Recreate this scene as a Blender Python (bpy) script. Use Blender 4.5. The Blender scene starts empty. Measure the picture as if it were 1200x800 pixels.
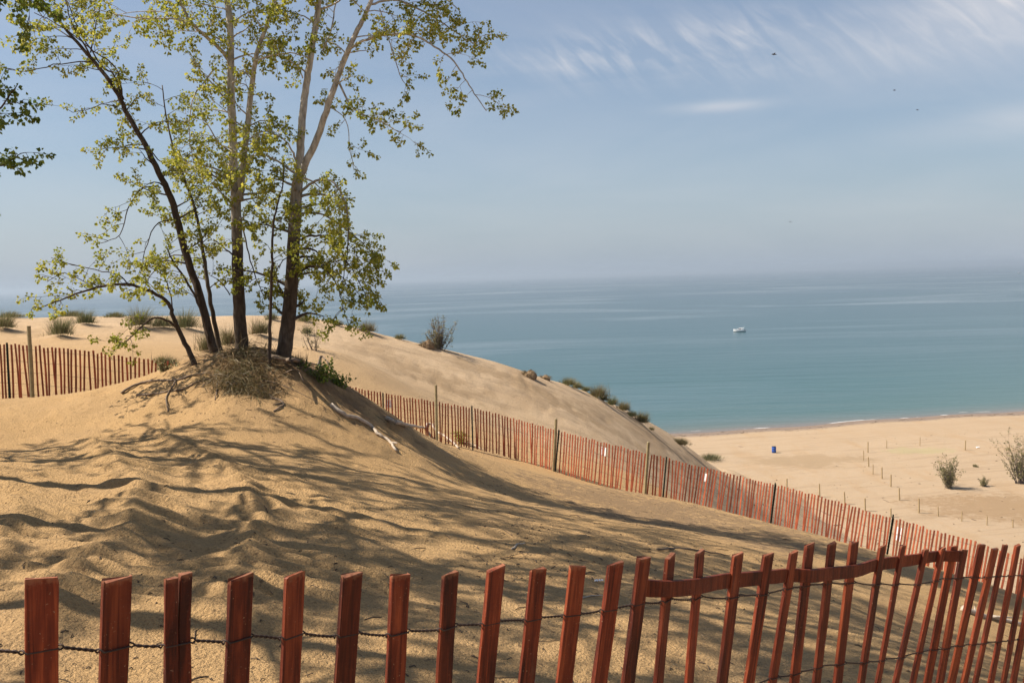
import bpy, math, random
import numpy as np
from mathutils import Vector, Matrix

rnd = random.Random(7)
SC = bpy.context.scene
COL = SC.collection
EYE = 28.0
F = 1067.0
PITCH = math.radians(4.05)
ROLL = 0.029
Fw = np.array([0, math.cos(PITCH), -math.sin(PITCH)])
R0 = np.array([1.0, 0, 0]); U0 = np.array([0, math.sin(PITCH), math.cos(PITCH)])
RT = R0 * math.cos(ROLL) - U0 * math.sin(ROLL)
UP = U0 * math.cos(ROLL) + R0 * math.sin(ROLL)
CAM = np.array([0, 0, EYE])
SUN_AZ = math.radians(4)      # forward of due left
SUN_EL = math.radians(50)
SUN = np.array([-math.cos(SUN_EL) * math.cos(SUN_AZ), math.cos(SUN_EL) * math.sin(SUN_AZ), math.sin(SUN_EL)])


def ray(px, py):
    return Fw + RT * ((px - 600) / F) + UP * ((400 - py) / F)


def bp(px, py, Y):
    """the point at forward distance Y that the photograph shows at (px, py)"""
    d = ray(px, py)
    return CAM + d * (Y / d[1])


# ------------------------------------------------------------------ helpers
class MB:
    def __init__(s):
        s.v = []; s.f = []; s.m = []

    def tube(s, pts, rad, n=6, cap=True, mi=0):
        pts = [np.asarray(p, float) for p in pts]
        k = len(pts)
        if not hasattr(rad, '__len__'):
            rad = [rad] * k
        base = len(s.v)
        t = pts[1] - pts[0]; t = t / (np.linalg.norm(t) + 1e-9)
        a = np.cross(t, [0, 0, 1.0])
        if np.linalg.norm(a) < 1e-3:
            a = np.array([1.0, 0, 0])
        a /= np.linalg.norm(a)
        for i in range(k):
            t = pts[min(i + 1, k - 1)] - pts[max(i - 1, 0)]
            t = t / (np.linalg.norm(t) + 1e-9)
            a = a - t * np.dot(a, t); a /= (np.linalg.norm(a) + 1e-9)
            b = np.cross(t, a)
            for j in range(n):
                q = 2 * math.pi * j / n
                s.v.append(pts[i] + (a * math.cos(q) + b * math.sin(q)) * rad[i])
        for i in range(k - 1):
            for j in range(n):
                j2 = (j + 1) % n
                s.f.append((base + i * n + j, base + i * n + j2, base + (i + 1) * n + j2, base + (i + 1) * n + j)); s.m.append(mi)
        if cap:
            s.f.append(tuple(base + j for j in range(n))[::-1]); s.m.append(mi)
            s.f.append(tuple(base + (k - 1) * n + j for j in range(n))); s.m.append(mi)

    def poly(s, vs, mi=0):
        b = len(s.v)
        s.v += [np.asarray(v, float) for v in vs]
        s.f.append(tuple(range(b, b + len(vs)))); s.m.append(mi)

    def grid(s, rings, close=True, cap=True, mi=0):
        """rings: list of equal length vertex rings"""
        n = len(rings[0]); base = len(s.v)
        for r in rings:
            s.v += [np.asarray(v, float) for v in r]
        for i in range(len(rings) - 1):
            for j in range(n if close else n - 1):
                j2 = (j + 1) % n
                s.f.append((base + i * n + j, base + i * n + j2, base + (i + 1) * n + j2, base + (i + 1) * n + j)); s.m.append(mi)
        if cap:
            s.f.append(tuple(base + j for j in range(n))[::-1]); s.m.append(mi)
            e = base + (len(rings) - 1) * n
            s.f.append(tuple(e + j for j in range(n))); s.m.append(mi)

    def box(s, lo, hi, mi=0):
        x0, y0, z0 = lo; x1, y1, z1 = hi
        s.grid([[(x0, y0, z0), (x1, y0, z0), (x1, y1, z0), (x0, y1, z0)], [(x0, y0, z1), (x1, y0, z1), (x1, y1, z1), (x0, y1, z1)]], mi=mi)

    def mesh(s, name, mats, org=(0, 0, 0), smooth=False):
        me = bpy.data.meshes.new(name)
        o = np.asarray(org, float)
        me.from_pydata([tuple(v - o) for v in s.v], [], s.f)
        for m in (mats if isinstance(mats, (list, tuple)) else [mats]):
            me.materials.append(m)
        if any(s.m):
            me.polygons.foreach_set('material_index', s.m)
        me.polygons.foreach_set('use_smooth', [smooth] * len(s.f))
        me.update()
        return me

    def build(s, name, mats, parent=None, org=None, smooth=False):
        if org is None:
            org = tuple(parent.location) if parent else (0, 0, 0)
        o = bpy.data.objects.new(name, s.mesh(name, mats, org, smooth))
        COL.objects.link(o)
        if parent:
            o.parent = parent
        else:
            o.location = org
        return o


def tag(o, label, cat, group=None, kind=None):
    if label: o['label'] = label
    if cat: o['category'] = cat
    if group: o['group'] = group
    if kind: o['kind'] = kind
    return o


def thing(name, loc, label, cat, group=None):
    o = bpy.data.objects.new(name, None)
    o.empty_display_size = 0.2
    o.location = tuple(float(c) for c in loc)
    COL.objects.link(o)
    return tag(o, label, cat, group)


def smooth_line(pts, n=6, jit=0.0):
    """Catmull-Rom through pts"""
    P = [np.asarray(p, float) for p in pts]
    P = [2 * P[0] - P[1]] + P + [2 * P[-1] - P[-2]]
    out = []
    for i in range(1, len(P) - 2):
        for k in range(n):
            t = k / n
            a, b, c, d = P[i - 1], P[i], P[i + 1], P[i + 2]
            q = 0.5 * (2 * b + (c - a) * t + (2 * a - 5 * b + 4 * c - d) * t * t + (3 * b - a - 3 * c + d) * t ** 3)
            if jit:
                q = q + np.array([rnd.gauss(0, jit) for _ in range(3)])
            out.append(q)
    out.append(P[-2])
    return out


# ------------------------------------------------------------------ noise (numpy)
_rs = np.random.RandomState(11)
_perm = _rs.permutation(512)
_perm = np.concatenate([_perm, _perm, _perm])
_ang = _rs.rand(512) * 2 * np.pi
_gx, _gy = np.cos(_ang), np.sin(_ang)
_rv = _rs.rand(512)


def _h(ix, iy):
    return _perm[(_perm[ix & 511] + (iy & 511)) & 511]


def pnoise(x, y):
    xi = np.floor(x).astype(np.int64); yi = np.floor(y).astype(np.int64)
    fx = x - xi; fy = y - yi
    u = fx * fx * fx * (fx * (fx * 6 - 15) + 10); v = fy * fy * fy * (fy * (fy * 6 - 15) + 10)

    def g(ix, iy, dx, dy):
        h = _h(ix, iy)
        return _gx[h] * dx + _gy[h] * dy
    a = g(xi, yi, fx, fy); b = g(xi + 1, yi, fx - 1, fy)
    c = g(xi, yi + 1, fx, fy - 1); d = g(xi + 1, yi + 1, fx - 1, fy - 1)
    return (a + u * (b - a)) * (1 - v) + (c + u * (d - c)) * v


def fbm(x, y, o=3, gain=0.5):
    s = 0; a = 1.0
    for k in range(o):
        s = s + a * pnoise(x * 2 ** k + 17.3 * k, y * 2 ** k - 9.1 * k); a *= gain
    return s


def dimples(x, y, cell, rad, keep=0.6):
    """scattered bowl-shaped prints: 0..1"""
    x = x / cell; y = y / cell
    xi = np.floor(x).astype(np.int64); yi = np.floor(y).astype(np.int64)
    out = np.zeros_like(x)
    for dx in (-1, 0, 1):
        for dy in (-1, 0, 1):
            h = _h(xi + dx, yi + dy)
            px = xi + dx + 0.15 + 0.7 * _rv[h]; py = yi + dy + 0.15 + 0.7 * _rv[(h * 7 + 3) & 511]
            on = (_rv[(h * 13 + 5) & 511] < keep) * (0.4 + 0.6 * _rv[(h * 5 + 1) & 511])
            th = _ang[(h * 3 + 2) & 511]
            ax = (x - px) * np.cos(th) + (y - py) * np.sin(th); ay = -(x - px) * np.sin(th) + (y - py) * np.cos(th)
            q = ((ax / 1.5) ** 2 + ay ** 2) * (cell / rad) ** 2
            out = np.maximum(out, on * np.exp(-q))
    return out


def sstep(a, b, x):
    t = np.clip((x - a) / (b - a), 0, 1)
    return t * t * (3 - 2 * t)


# ------------------------------------------------------------------ terrain
# heights the photograph fixes: (px, py, distance); the rest are plain (X, Y, height relative to the eye)
CP = [(0, 800, 3.85), (300, 800, 4.0), (600, 800, 4.4), (900, 800, 5.0), (1200, 800, 6.3),
      (0, 650, 6.05), (300, 650, 6.56), (600, 650, 7.7), (900, 660, 10.9), (1100, 720, 10.9),
      (0, 560, 9.0), (300, 560, 9.9), (600, 590, 12.5), (800, 620, 15.2),
      (0, 490, 15), (150, 490, 14.6), (300, 485, 14.0), (400, 500, 14.7), (500, 540, 15.5),
      (250, 442, 15.3), (195, 434, 16.3), (290, 408, 16.4), (335, 421, 16.3), (400, 446, 17), (427, 468, 18), (466, 498, 20),
      (235, 418, 17.2), (650, 568, 20), (540, 528, 21.5),
      (0, 468, 20), (60, 470, 20), (110, 472, 20.1), (190, 489, 20.5), (260, 492, 21.5), (330, 500, 24),
      (400, 501, 27), (450, 508, 27), (500, 516, 27), (552, 526, 27), (600, 538, 27), (654, 553, 26.2), (700, 569, 25.5),
      (757, 580, 24.9), (800, 591, 24.5), (850, 606, 23.9), (880, 615, 23.5), (939, 634, 22.3), (1000, 655, 21.3),
      (1047, 672, 20.5), (1100, 690, 19.5), (1150, 709, 18.8), (1200, 728, 18), (1260, 752, 17.4),
      (0, 400, 32), (100, 400, 32), (200, 400, 33), (0, 430, 26), (120, 430, 26), (300, 405, 35), (400, 415, 34), (450, 436, 36), (500, 462, 35), (600, 500, 36), (700, 522, 38), (800, 545, 48), (860, 570, 60),
      (-120, 380, 46), (0, 378, 46), (60, 378, 46), (130, 378, 48), (220, 393, 50), (350, 399, 50), (400, 397, 48), (440, 395, 46), (500, 405, 45), (560, 424, 47),
      (610, 444, 50), (660, 455, 54), (700, 469, 60), (740, 490, 66), (790, 524, 76), (850, 549, 92), (885, 566, 106)]
XY = []; ZZ = []
for px, py, Y in CP:
    p = bp(px, py, Y); XY.append((p[0], p[1])); ZZ.append(p[2] - EYE)
for px, py, Y in CP[-17:]:          # the lake side of the dune falls away behind its crest
    p = bp(px, py, Y)
    nx, ny = (0.1, 1.0) if px < 480 else ((-0.55, 0.83) if px < 640 else (-0.86, 0.5))
    for dd, fall in ((7, 0.30), (26, 0.5)):
        XY.append((p[0] + nx * dd, p[1] + ny * dd)); ZZ.append(max(p[2] - EYE - dd * fall, -33))
for x, y, z in [(0, 0, -1.55), (-1.5, 0, -1.48), (-0.58, 1.13, -1.56), (0.26, 1.85, -1.8), (1.8, 3.15, -2.2), (2.6, 4.2, -2.5), (1.6, 0.5, -1.85), (0, -5, -1.4),
                (-6, -5, -1.1), (6, -5, -2.6), (-12, 0, -0.9), (-14, 10, -1.0), (-22, 18, -1.4), (-30, -10, -0.4), (-50, 20, -1), (-60, 50, -2), (-60, 90, -26), (-30, 95, -29),
                (5, 9, -4.1), (8, 12, -5.6), (12, 8, -6.3), (12, 18, -9.0), (12, 28, -12.0), (14, 38, -15.5), (17, 50, -18.5), (22, 62, -21.5), (30, 66, -26), (27, 82, -24.5), (22, 20, -13.5), (30, 5, -14), (30, -20, -9), (60, 0, -24), (60, 50, -28),
                (7, 27, -8.6), (4.6, 29.5, -7.0), (34, 95, -27.5), (0, 150, -40), (60, 150, -40), (-60, 150, -40), (100, 60, -34), (100, -40, -30), (-100, -40, -2), (0, -60, 1), (-100, 60, -6)]:
    XY.append((x, y)); ZZ.append(z)
XY = np.array(XY); ZZ = np.array(ZZ)
C2 = 2.2 ** 2


def _phi(ax, ay, bx, by):
    return np.sqrt((ax - bx) ** 2 + (ay - by) ** 2 + C2)


_n = len(XY)
_A = np.zeros((_n + 3, _n + 3))
_A[:_n, :_n] = _phi(XY[:, None, 0], XY[:, None, 1], XY[None, :, 0], XY[None, :, 1]) + np.eye(_n) * -0.02
_A[:_n, _n] = 1; _A[:_n, _n + 1:] = XY; _A[_n, :_n] = 1; _A[_n + 1:, :_n] = XY.T
_W = np.linalg.solve(_A, np.concatenate([ZZ, [0, 0, 0]]))


def shore_y(x):
    """the waterline, as Y over X"""
    return 150.0 + 0.2 * (x - 24.7) + 0.8 * np.sin(x * 0.11) + 0.5 * np.sin(x * 0.31 + 1) + 6.0


HUMPS = []      # (x, y, height, half-width across, half-width along, angle)


def base_h(x, y):
    """dune without small relief; absolute height, water at 0"""
    x = np.asarray(x, float); y = np.asarray(y, float)
    sh = x.shape; xf = x.ravel(); yf = y.ravel()
    cx = np.clip(xf, -110, 110); cy = np.clip(yf, -60, 160)
    z = np.zeros_like(xf)
    for k in range(0, len(xf), 60000):
        sl = slice(k, k + 60000)
        z[sl] = _phi(cx[sl, None], cy[sl, None], XY[None, :, 0], XY[None, :, 1]) @ _W[:_n] + _W[_n] + cx[sl] * _W[_n + 1] + cy[sl] * _W[_n + 2]
    z = z + EYE
    s = (shore_y(xf) - yf) / 1.02
    b = np.where(s > 0, 1.7 * (1 - np.exp(-np.maximum(s, 0) / 30)), -0.05 * np.maximum(-s, 0) ** 0.9)
    b = np.maximum(b, -5)
    b = b + np.where(s > 6, 0.10 * fbm(xf / 9, yf / 9, 2), 0) * sstep(6, 20, s)
    k = 0.6
    zz = 0.5 * (z + b + np.sqrt((z - b) ** 2 + k * k))
    zz = zz - 0.5 * k * np.exp(-np.abs(z - b) / k)
    return zz.reshape(sh)


def seg_dist(x, y, pts):
    d = np.full(x.shape, 1e9)
    for (ax, ay), (bx, by) in zip(pts[:-1], pts[1:]):
        vx, vy = bx - ax, by - ay
        t = np.clip(((x - ax) * vx + (y - ay) * vy) / (vx * vx + vy * vy), 0, 1)
        d = np.minimum(d, np.hypot(x - ax - t * vx, y - ay - t * vy))
    return d


BERM = []
TRACKS = []     # trodden lines over the far dune


def height(x, y):
    x = np.asarray(x, float); y = np.asarray(y, float)
    z = base_h(x, y)
    d = np.hypot(x, y)
    near = 1 - sstep(18, 30, d)
    on = z > 1.0
    det = np.zeros_like(z)
    # broad unevenness
    det += (0.045 * fbm(x / 1.7, y / 1.7, 3) + 0.014 * fbm(x / 0.28, y / 0.28, 3)) * near
    det += 0.07 * fbm(x / 9 + 5, y / 9, 2) * sstep(24, 34, d) * (z > 2.5)
    # two trodden berms and the ribs of pushed sand along them
    m = (x > -9) & (x < 2.5) & (y > 3.5) & (y < 16)
    if m.any():
        xm, ym = x[m], y[m]
        wx = 0.10 * fbm(xm / 0.9 + 3, ym / 0.9, 2)
        tot = np.zeros_like(xm)
        for bi, line in enumerate(BERM):
            dd = seg_dist(xm + wx, ym, line)
            rib = 0.62 + 0.38 * np.sin((ym * 0.92 - xm * 0.38 + 0.5 * fbm(xm / 1.3, ym / 1.3 + 9 * bi, 2)) * 2 * np.pi / 0.46)
            rib2 = 0.5 + 0.5 * np.sin((ym + xm * 0.35 + 0.35 * fbm(xm / 1.1 + 7, ym / 1.1, 2)) * 2 * np.pi / 0.21)
            amp = (0.165, 0.175, 0.09, 0.05)[bi]
            prof = np.exp(-np.sqrt((dd / 0.26) ** 2 + 0.02))
            tot = tot + amp * prof * (0.55 + 0.45 * rib) + 0.030 * rib2 * np.exp(-(dd / 0.5) ** 2)
        fade = sstep(3.5, 5.0, ym) * (1 - sstep(11.5, 15, ym))
        rp = 1 - np.abs(2 * (((ym + xm * 0.12 + 0.25 * fbm(xm / 1.6, ym / 1.6 + 3, 2)) / 0.36) % 1.0) - 1)
        tot = tot + 0.028 * rp * sstep(6.5, 8.0, ym) * sstep(-0.05, 0.3, fbm(xm / 2.4 + 1, ym / 2.4, 2) + 0.1)
        det[m] += tot * fade
    mx, my = -4.4, 15.6
    md = np.exp(-(((x - mx) / 3.0) ** 2 + ((y - my) / 1.6) ** 2))
    det += 0.10 * fbm(x / 0.7, y / 0.45, 4) * md
    for hx, hy, hh, wa, wb, an in HUMPS:
        m = (np.abs(x - hx) < 4) & (np.abs(y - hy) < 4)
        if m.any():
            a = (x[m] - hx) * math.cos(an) + (y[m] - hy) * math.sin(an); c = -(x[m] - hx) * math.sin(an) + (y[m] - hy) * math.cos(an)
            det[m] += hh * np.exp(-np.sqrt((a / wa) ** 2 + 0.03)) * np.exp(-(c / wb) ** 2)
    # scuffs and old footprints
    amt = 0.35 + 0.65 * sstep(-0.1, 0.25, pnoise(x / 3.1 + 40, y / 3.1))
    det -= near * 0.040 * dimples(x, y, 0.55, 0.12, 0.55) * amt
    det -= near * 0.014 * dimples(x + 31, y, 0.16, 0.042, 0.6)
    far = sstep(22, 30, d) * (z > 0.9)
    tr = np.zeros_like(z)
    for line, wdt in TRACKS:
        tr = np.maximum(tr, np.exp(-(seg_dist(x, y, line) / wdt) ** 2))
    det -= far * (0.016 + 0.10 * tr) * dimples(x + 11, y + 7, 0.75, 0.17, 0.6)
    det += far * 0.035 * fbm(x / 2.5, y / 2.5, 3)
    z = z + np.where(on, det, det * 0)
    return z


def ground_at(x, y):
    return float(height(np.array([x]), np.array([y]))[0])


def hit(px, py, lo=2.0, hi=400.0):
    """where the line of sight through (px, py) first meets the ground beyond distance lo"""
    d = ray(px, py); d = d / d[1]
    t = np.geomspace(lo, hi, 1400)
    g = base_h(d[0] * t, t)
    ok = np.nonzero(EYE + d[2] * t <= g)[0]
    if not len(ok):
        return None
    T = t[ok[0]]
    x, y = d[0] * T, T
    return np.array([x, y, ground_at(x, y)])


p = hit(312, 458, 8); HUMPS.append((p[0], p[1] + .12, -.30, .34, .30, 0.0))
p = hit(292, 452, 8); HUMPS.append((p[0], p[1] + .1, .16, .5, .22, 0.0))


def line_px(pts, lo):
    out = []
    for px, py in pts:
        p = hit(px, py, lo)
        if p is not None: out.append((p[0], p[1]))
    return out


BERM = [line_px(q, 2.5) for q in ([(60, 495), (95, 518), (125, 540), (150, 562), (166, 585), (168, 608), (152, 636), (120, 664), (85, 700), (60, 740)],
                                   [(150, 500), (200, 520), (243, 545), (274, 570), (295, 596), (303, 618), (298, 645), (285, 680), (268, 725)],
                                   [(-60, 520), (-20, 550), (10, 580), (20, 610), (5, 640), (-25, 670)],
                                   [(330, 560), (372, 590), (400, 620), (412, 650), (400, 690)])]
TRACKS.append((line_px([(600, 440), (660, 470), (720, 500), (790, 530), (850, 558)], 31), 1.1))
TRACKS.append((line_px([(500, 445), (545, 450), (590, 458), (650, 480)], 31), 1.6))
TRACKS.append((line_px([(380, 395), (450, 420), (520, 445)], 31), 1.2))
TRACKS.append((line_px([(0, 388), (120, 392), (230, 385)], 31), 2.0))
TUFTS = []      # (x, y, z, ...) filled below; each stands on a small heap


def N(nt, t, **kw):
    n = nt.nodes.new(t)
    for k, v in kw.items():
        if k in n.inputs: n.inputs[k].default_value = v
        else: setattr(n, k, v)
    return n


def new_mat(name):
    m = bpy.data.materials.new(name); m.use_nodes = True
    nt = m.node_tree
    b = nt.nodes['Principled BSDF']
    return m, nt, b


def ramp(nt, stops, fac=None):
    r = nt.nodes.new('ShaderNodeValToRGB')
    el = r.color_ramp.elements
    while len(el) < len(stops): el.new(0.5)
    for e, (p, c) in zip(el, stops):
        e.position = p; e.color = (*c, 1) if len(c) == 3 else c
    if fac is not None: nt.links.new(fac, r.inputs['Fac'])
    return r


def noise(nt, scale, detail=3, rough=0.5, vec=None, dist=0.0):
    n = nt.nodes.new('ShaderNodeTexNoise')
    n.inputs['Scale'].default_value = scale; n.inputs['Detail'].default_value = detail
    n.inputs['Roughness'].default_value = rough; n.inputs['Distortion'].default_value = dist
    if vec is not None: nt.links.new(vec, n.inputs['Vector'])
    return n


def mixc(nt, a, b, fac, mode='MIX'):
    m = nt.nodes.new('ShaderNodeMix'); m.data_type = 'RGBA'; m.blend_type = mode
    for sock, v in ((m.inputs[6], a), (m.inputs[7], b), (m.inputs[0], fac)):
        if hasattr(v, 'is_linked') or hasattr(v, 'links'): nt.links.new(v, sock)
        elif isinstance(v, (int, float)): sock.default_value = v
        else: sock.default_value = (*v, 1)
    return m.outputs[2]


def mth(nt, op, a, b=None, c=None, clamp=False):
    m = nt.nodes.new('ShaderNodeMath'); m.operation = op; m.use_clamp = clamp
    for i, v in enumerate((a, b, c)):
        if v is None: continue
        if isinstance(v, (int, float)): m.inputs[i].default_value = v
        else: nt.links.new(v, m.inputs[i])
    return m.outputs[0]


def mapping(nt, vec, scale=(1, 1, 1), rot=(0, 0, 0), loc=(0, 0, 0)):
    m = nt.nodes.new('ShaderNodeMapping')
    m.inputs['Scale'].default_value = scale; m.inputs['Rotation'].default_value = rot; m.inputs['Location'].default_value = loc
    nt.links.new(vec, m.inputs['Vector'])
    return m.outputs[0]


def bump(nt, b, h, strength, dist, prev=None):
    n = nt.nodes.new('ShaderNodeBump'); n.inputs['Strength'].default_value = strength; n.inputs['Distance'].default_value = dist
    nt.links.new(h, n.inputs['Height'])
    if prev is not None: nt.links.new(prev, n.inputs['Normal'])
    if b is not None: nt.links.new(n.outputs[0], b.inputs['Normal'])
    return n.outputs[0]


# ------------------------------------------------------------------ materials
def mat_sand():
    m, nt, b = new_mat('sand')
    g = nt.nodes.new('ShaderNodeNewGeometry'); P = g.outputs['Position']
    sx = nt.nodes.new('ShaderNodeSeparateXYZ'); nt.links.new(P, sx.inputs[0])
    big = noise(nt, 0.10, 4, 0.55, P); mid = noise(nt, 1.3, 4, 0.6, P); fine = noise(nt, 55, 2, 0.7, P)
    streak = noise(nt, 0.35, 5, 0.6, mapping(nt, P, (1, 0.25, 1), (0, 0, 0.5)))
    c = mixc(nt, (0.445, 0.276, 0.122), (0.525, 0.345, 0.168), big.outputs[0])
    # beach sand greyer than the near dune; far dune paler, lifted to brighten its slope
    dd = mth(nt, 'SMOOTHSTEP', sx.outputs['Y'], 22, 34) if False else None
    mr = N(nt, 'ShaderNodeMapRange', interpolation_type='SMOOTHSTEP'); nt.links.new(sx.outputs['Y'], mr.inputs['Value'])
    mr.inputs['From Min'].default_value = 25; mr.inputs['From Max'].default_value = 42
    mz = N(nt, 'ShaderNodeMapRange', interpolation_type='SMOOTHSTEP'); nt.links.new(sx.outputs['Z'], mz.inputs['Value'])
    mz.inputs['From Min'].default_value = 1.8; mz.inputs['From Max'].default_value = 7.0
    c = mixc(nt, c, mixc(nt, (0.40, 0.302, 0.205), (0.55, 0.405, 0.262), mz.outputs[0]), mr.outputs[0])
    s1 = ramp(nt, [(0.52, (0, 0, 0)), (0.66, (1, 1, 1))], streak.outputs[0])
    c = mixc(nt, c, (0.36, 0.235, 0.125), mth(nt, 'MULTIPLY', s1.outputs[0], 0.45))
    m1 = ramp(nt, [(0.35, (0, 0, 0)), (0.75, (1, 1, 1))], mid.outputs[0])
    c = mixc(nt, c, (0.40, 0.265, 0.14), mth(nt, 'MULTIPLY', m1.outputs[0], 0.35))
    tk = noise(nt, 0.9, 5, 0.62, mapping(nt, mapping(nt, P, rot=(0, 0, -0.22)), (0.10, 1.0, 1)))
    tkr = ramp(nt, [(0.5, (0, 0, 0)), (0.66, (1, 1, 1))], tk.outputs[0])
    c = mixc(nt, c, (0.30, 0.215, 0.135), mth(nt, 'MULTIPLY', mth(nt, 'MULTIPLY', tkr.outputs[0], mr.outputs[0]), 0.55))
    # grains and dark bits
    f1 = ramp(nt, [(0.30, (0.62, 0.60, 0.58)), (0.5, (1, 1, 1)), (0.75, (1.12, 1.12, 1.1))], fine.outputs[0])
    c = mixc(nt, c, f1.outputs[0], 0.8, 'MULTIPLY')
    sp = noise(nt, 26, 2, 0.5, P); spr = ramp(nt, [(0.63, (0, 0, 0)), (0.69, (1, 1, 1))], sp.outputs[0])
    c = mixc(nt, c, (0.14, 0.09, 0.05), mth(nt, 'MULTIPLY', spr.outputs[0], 0.62))
    # duff under the trees and old plant remains on the slope right of them
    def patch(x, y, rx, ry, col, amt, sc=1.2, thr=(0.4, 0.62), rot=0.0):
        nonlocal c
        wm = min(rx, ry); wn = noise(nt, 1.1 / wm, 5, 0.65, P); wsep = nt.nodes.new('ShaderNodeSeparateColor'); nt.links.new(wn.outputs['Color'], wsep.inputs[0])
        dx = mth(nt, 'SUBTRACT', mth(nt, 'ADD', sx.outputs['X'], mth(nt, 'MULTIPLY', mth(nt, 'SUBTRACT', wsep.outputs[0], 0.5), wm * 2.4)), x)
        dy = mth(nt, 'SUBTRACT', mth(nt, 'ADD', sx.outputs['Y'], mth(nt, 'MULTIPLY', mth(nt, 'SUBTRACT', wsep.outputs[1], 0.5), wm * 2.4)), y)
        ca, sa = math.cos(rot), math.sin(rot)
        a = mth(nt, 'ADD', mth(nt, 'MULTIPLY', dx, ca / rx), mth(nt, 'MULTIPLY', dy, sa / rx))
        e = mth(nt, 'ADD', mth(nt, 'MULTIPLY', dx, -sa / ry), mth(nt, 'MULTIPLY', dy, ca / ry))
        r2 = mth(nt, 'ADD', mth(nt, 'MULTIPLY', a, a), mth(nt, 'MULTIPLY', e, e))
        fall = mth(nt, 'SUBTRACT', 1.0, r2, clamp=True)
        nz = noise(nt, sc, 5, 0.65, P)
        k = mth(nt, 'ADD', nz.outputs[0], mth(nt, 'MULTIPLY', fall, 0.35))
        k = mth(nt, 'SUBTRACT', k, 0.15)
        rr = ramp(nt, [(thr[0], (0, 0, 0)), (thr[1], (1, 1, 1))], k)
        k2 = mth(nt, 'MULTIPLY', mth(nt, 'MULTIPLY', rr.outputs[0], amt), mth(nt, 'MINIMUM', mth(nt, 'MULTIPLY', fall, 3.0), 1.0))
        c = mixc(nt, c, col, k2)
    p = bp(350, 440, 16.5); patch(p[0], p[1], 2.6, 1.8, (0.16, 0.10, 0.055), 0.75, 2.0)
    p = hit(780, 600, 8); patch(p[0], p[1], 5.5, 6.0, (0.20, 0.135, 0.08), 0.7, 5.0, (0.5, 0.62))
    p = hit(950, 540, 60); patch(p[0], p[1], 11, 5.0, (0.30, 0.215, 0.13), 0.85, 0.9, (0.38, 0.56))
    p = hit(1170, 595, 60); patch(p[0], p[1], 11, 7.0, (0.27, 0.18, 0.10), 0.8, 1.6, (0.40, 0.60))
    p = hit(1075, 528, 60); patch(p[0], p[1], 6, 3.0, (0.33, 0.29, 0.15), 0.55, 1.5, (0.40, 0.55))
    p = hit(1120, 500, 60); patch(p[0], p[1], 40, 9.0, (0.36, 0.26, 0.165), 0.45, 0.25, (0.42, 0.55), 0.2)
    for a, b_, wd, cc in (((600, 446), (690, 488), 0.8, 1), ((680, 478), (800, 535), 0.9, 1), ((425, 408), (540, 458), 1.1, 1), ((520, 418), (640, 458), 0.7, 1), ((500, 440), (580, 470), 0.9, 1), ((640, 470), (760, 530), 0.5, 1)):
        q0, q1 = hit(*a, 31), hit(*b_, 31)
        L = math.hypot(*(q1 - q0)[:2]) / 2
        patch((q0[0] + q1[0]) / 2, (q0[1] + q1[1]) / 2, L * 1.6, wd * 1.5, (0.32, 0.22, 0.125), 0.55, 1.3, (0.40, 0.66), math.atan2(q1[1] - q0[1], q1[0] - q0[0]))
    fp = noise(nt, 3.4, 3, 0.7, P); fpr = ramp(nt, [(0.62, (0, 0, 0)), (0.70, (1, 1, 1))], fp.outputs[0])
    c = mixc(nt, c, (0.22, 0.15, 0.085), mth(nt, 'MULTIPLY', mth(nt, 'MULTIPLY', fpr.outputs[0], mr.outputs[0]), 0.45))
    # wet sand at the waterline
    zn = noise(nt, 0.25, 3, 0.5, P)
    zz = mth(nt, 'ADD', sx.outputs['Z'], mth(nt, 'MULTIPLY', mth(nt, 'SUBTRACT', zn.outputs[0], 0.5), 0.10))
    wet = ramp(nt, [(0.0, (1, 1, 1)), (0.10, (1, 1, 1)), (0.17, (0, 0, 0))], mth(nt, 'MULTIPLY', zz, 0.6))
    c = mixc(nt, c, (0.17, 0.13, 0.11), mth(nt, 'MULTIPLY', wet.outputs[0], 0.8))
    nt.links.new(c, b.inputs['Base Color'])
    b.inputs['Roughness'].default_value = 0.93
    b.inputs['Specular IOR Level'].default_value = 0.15
    pock = noise(nt, 42, 4, 0.66, P)
    pk2 = noise(nt, 7, 3, 0.6, P)
    n1 = bump(nt, None, pk2.outputs[0], 0.55, 0.05)
    bump(nt, b, pock.outputs[0], 1.0, 0.050, n1)
    return m


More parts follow.
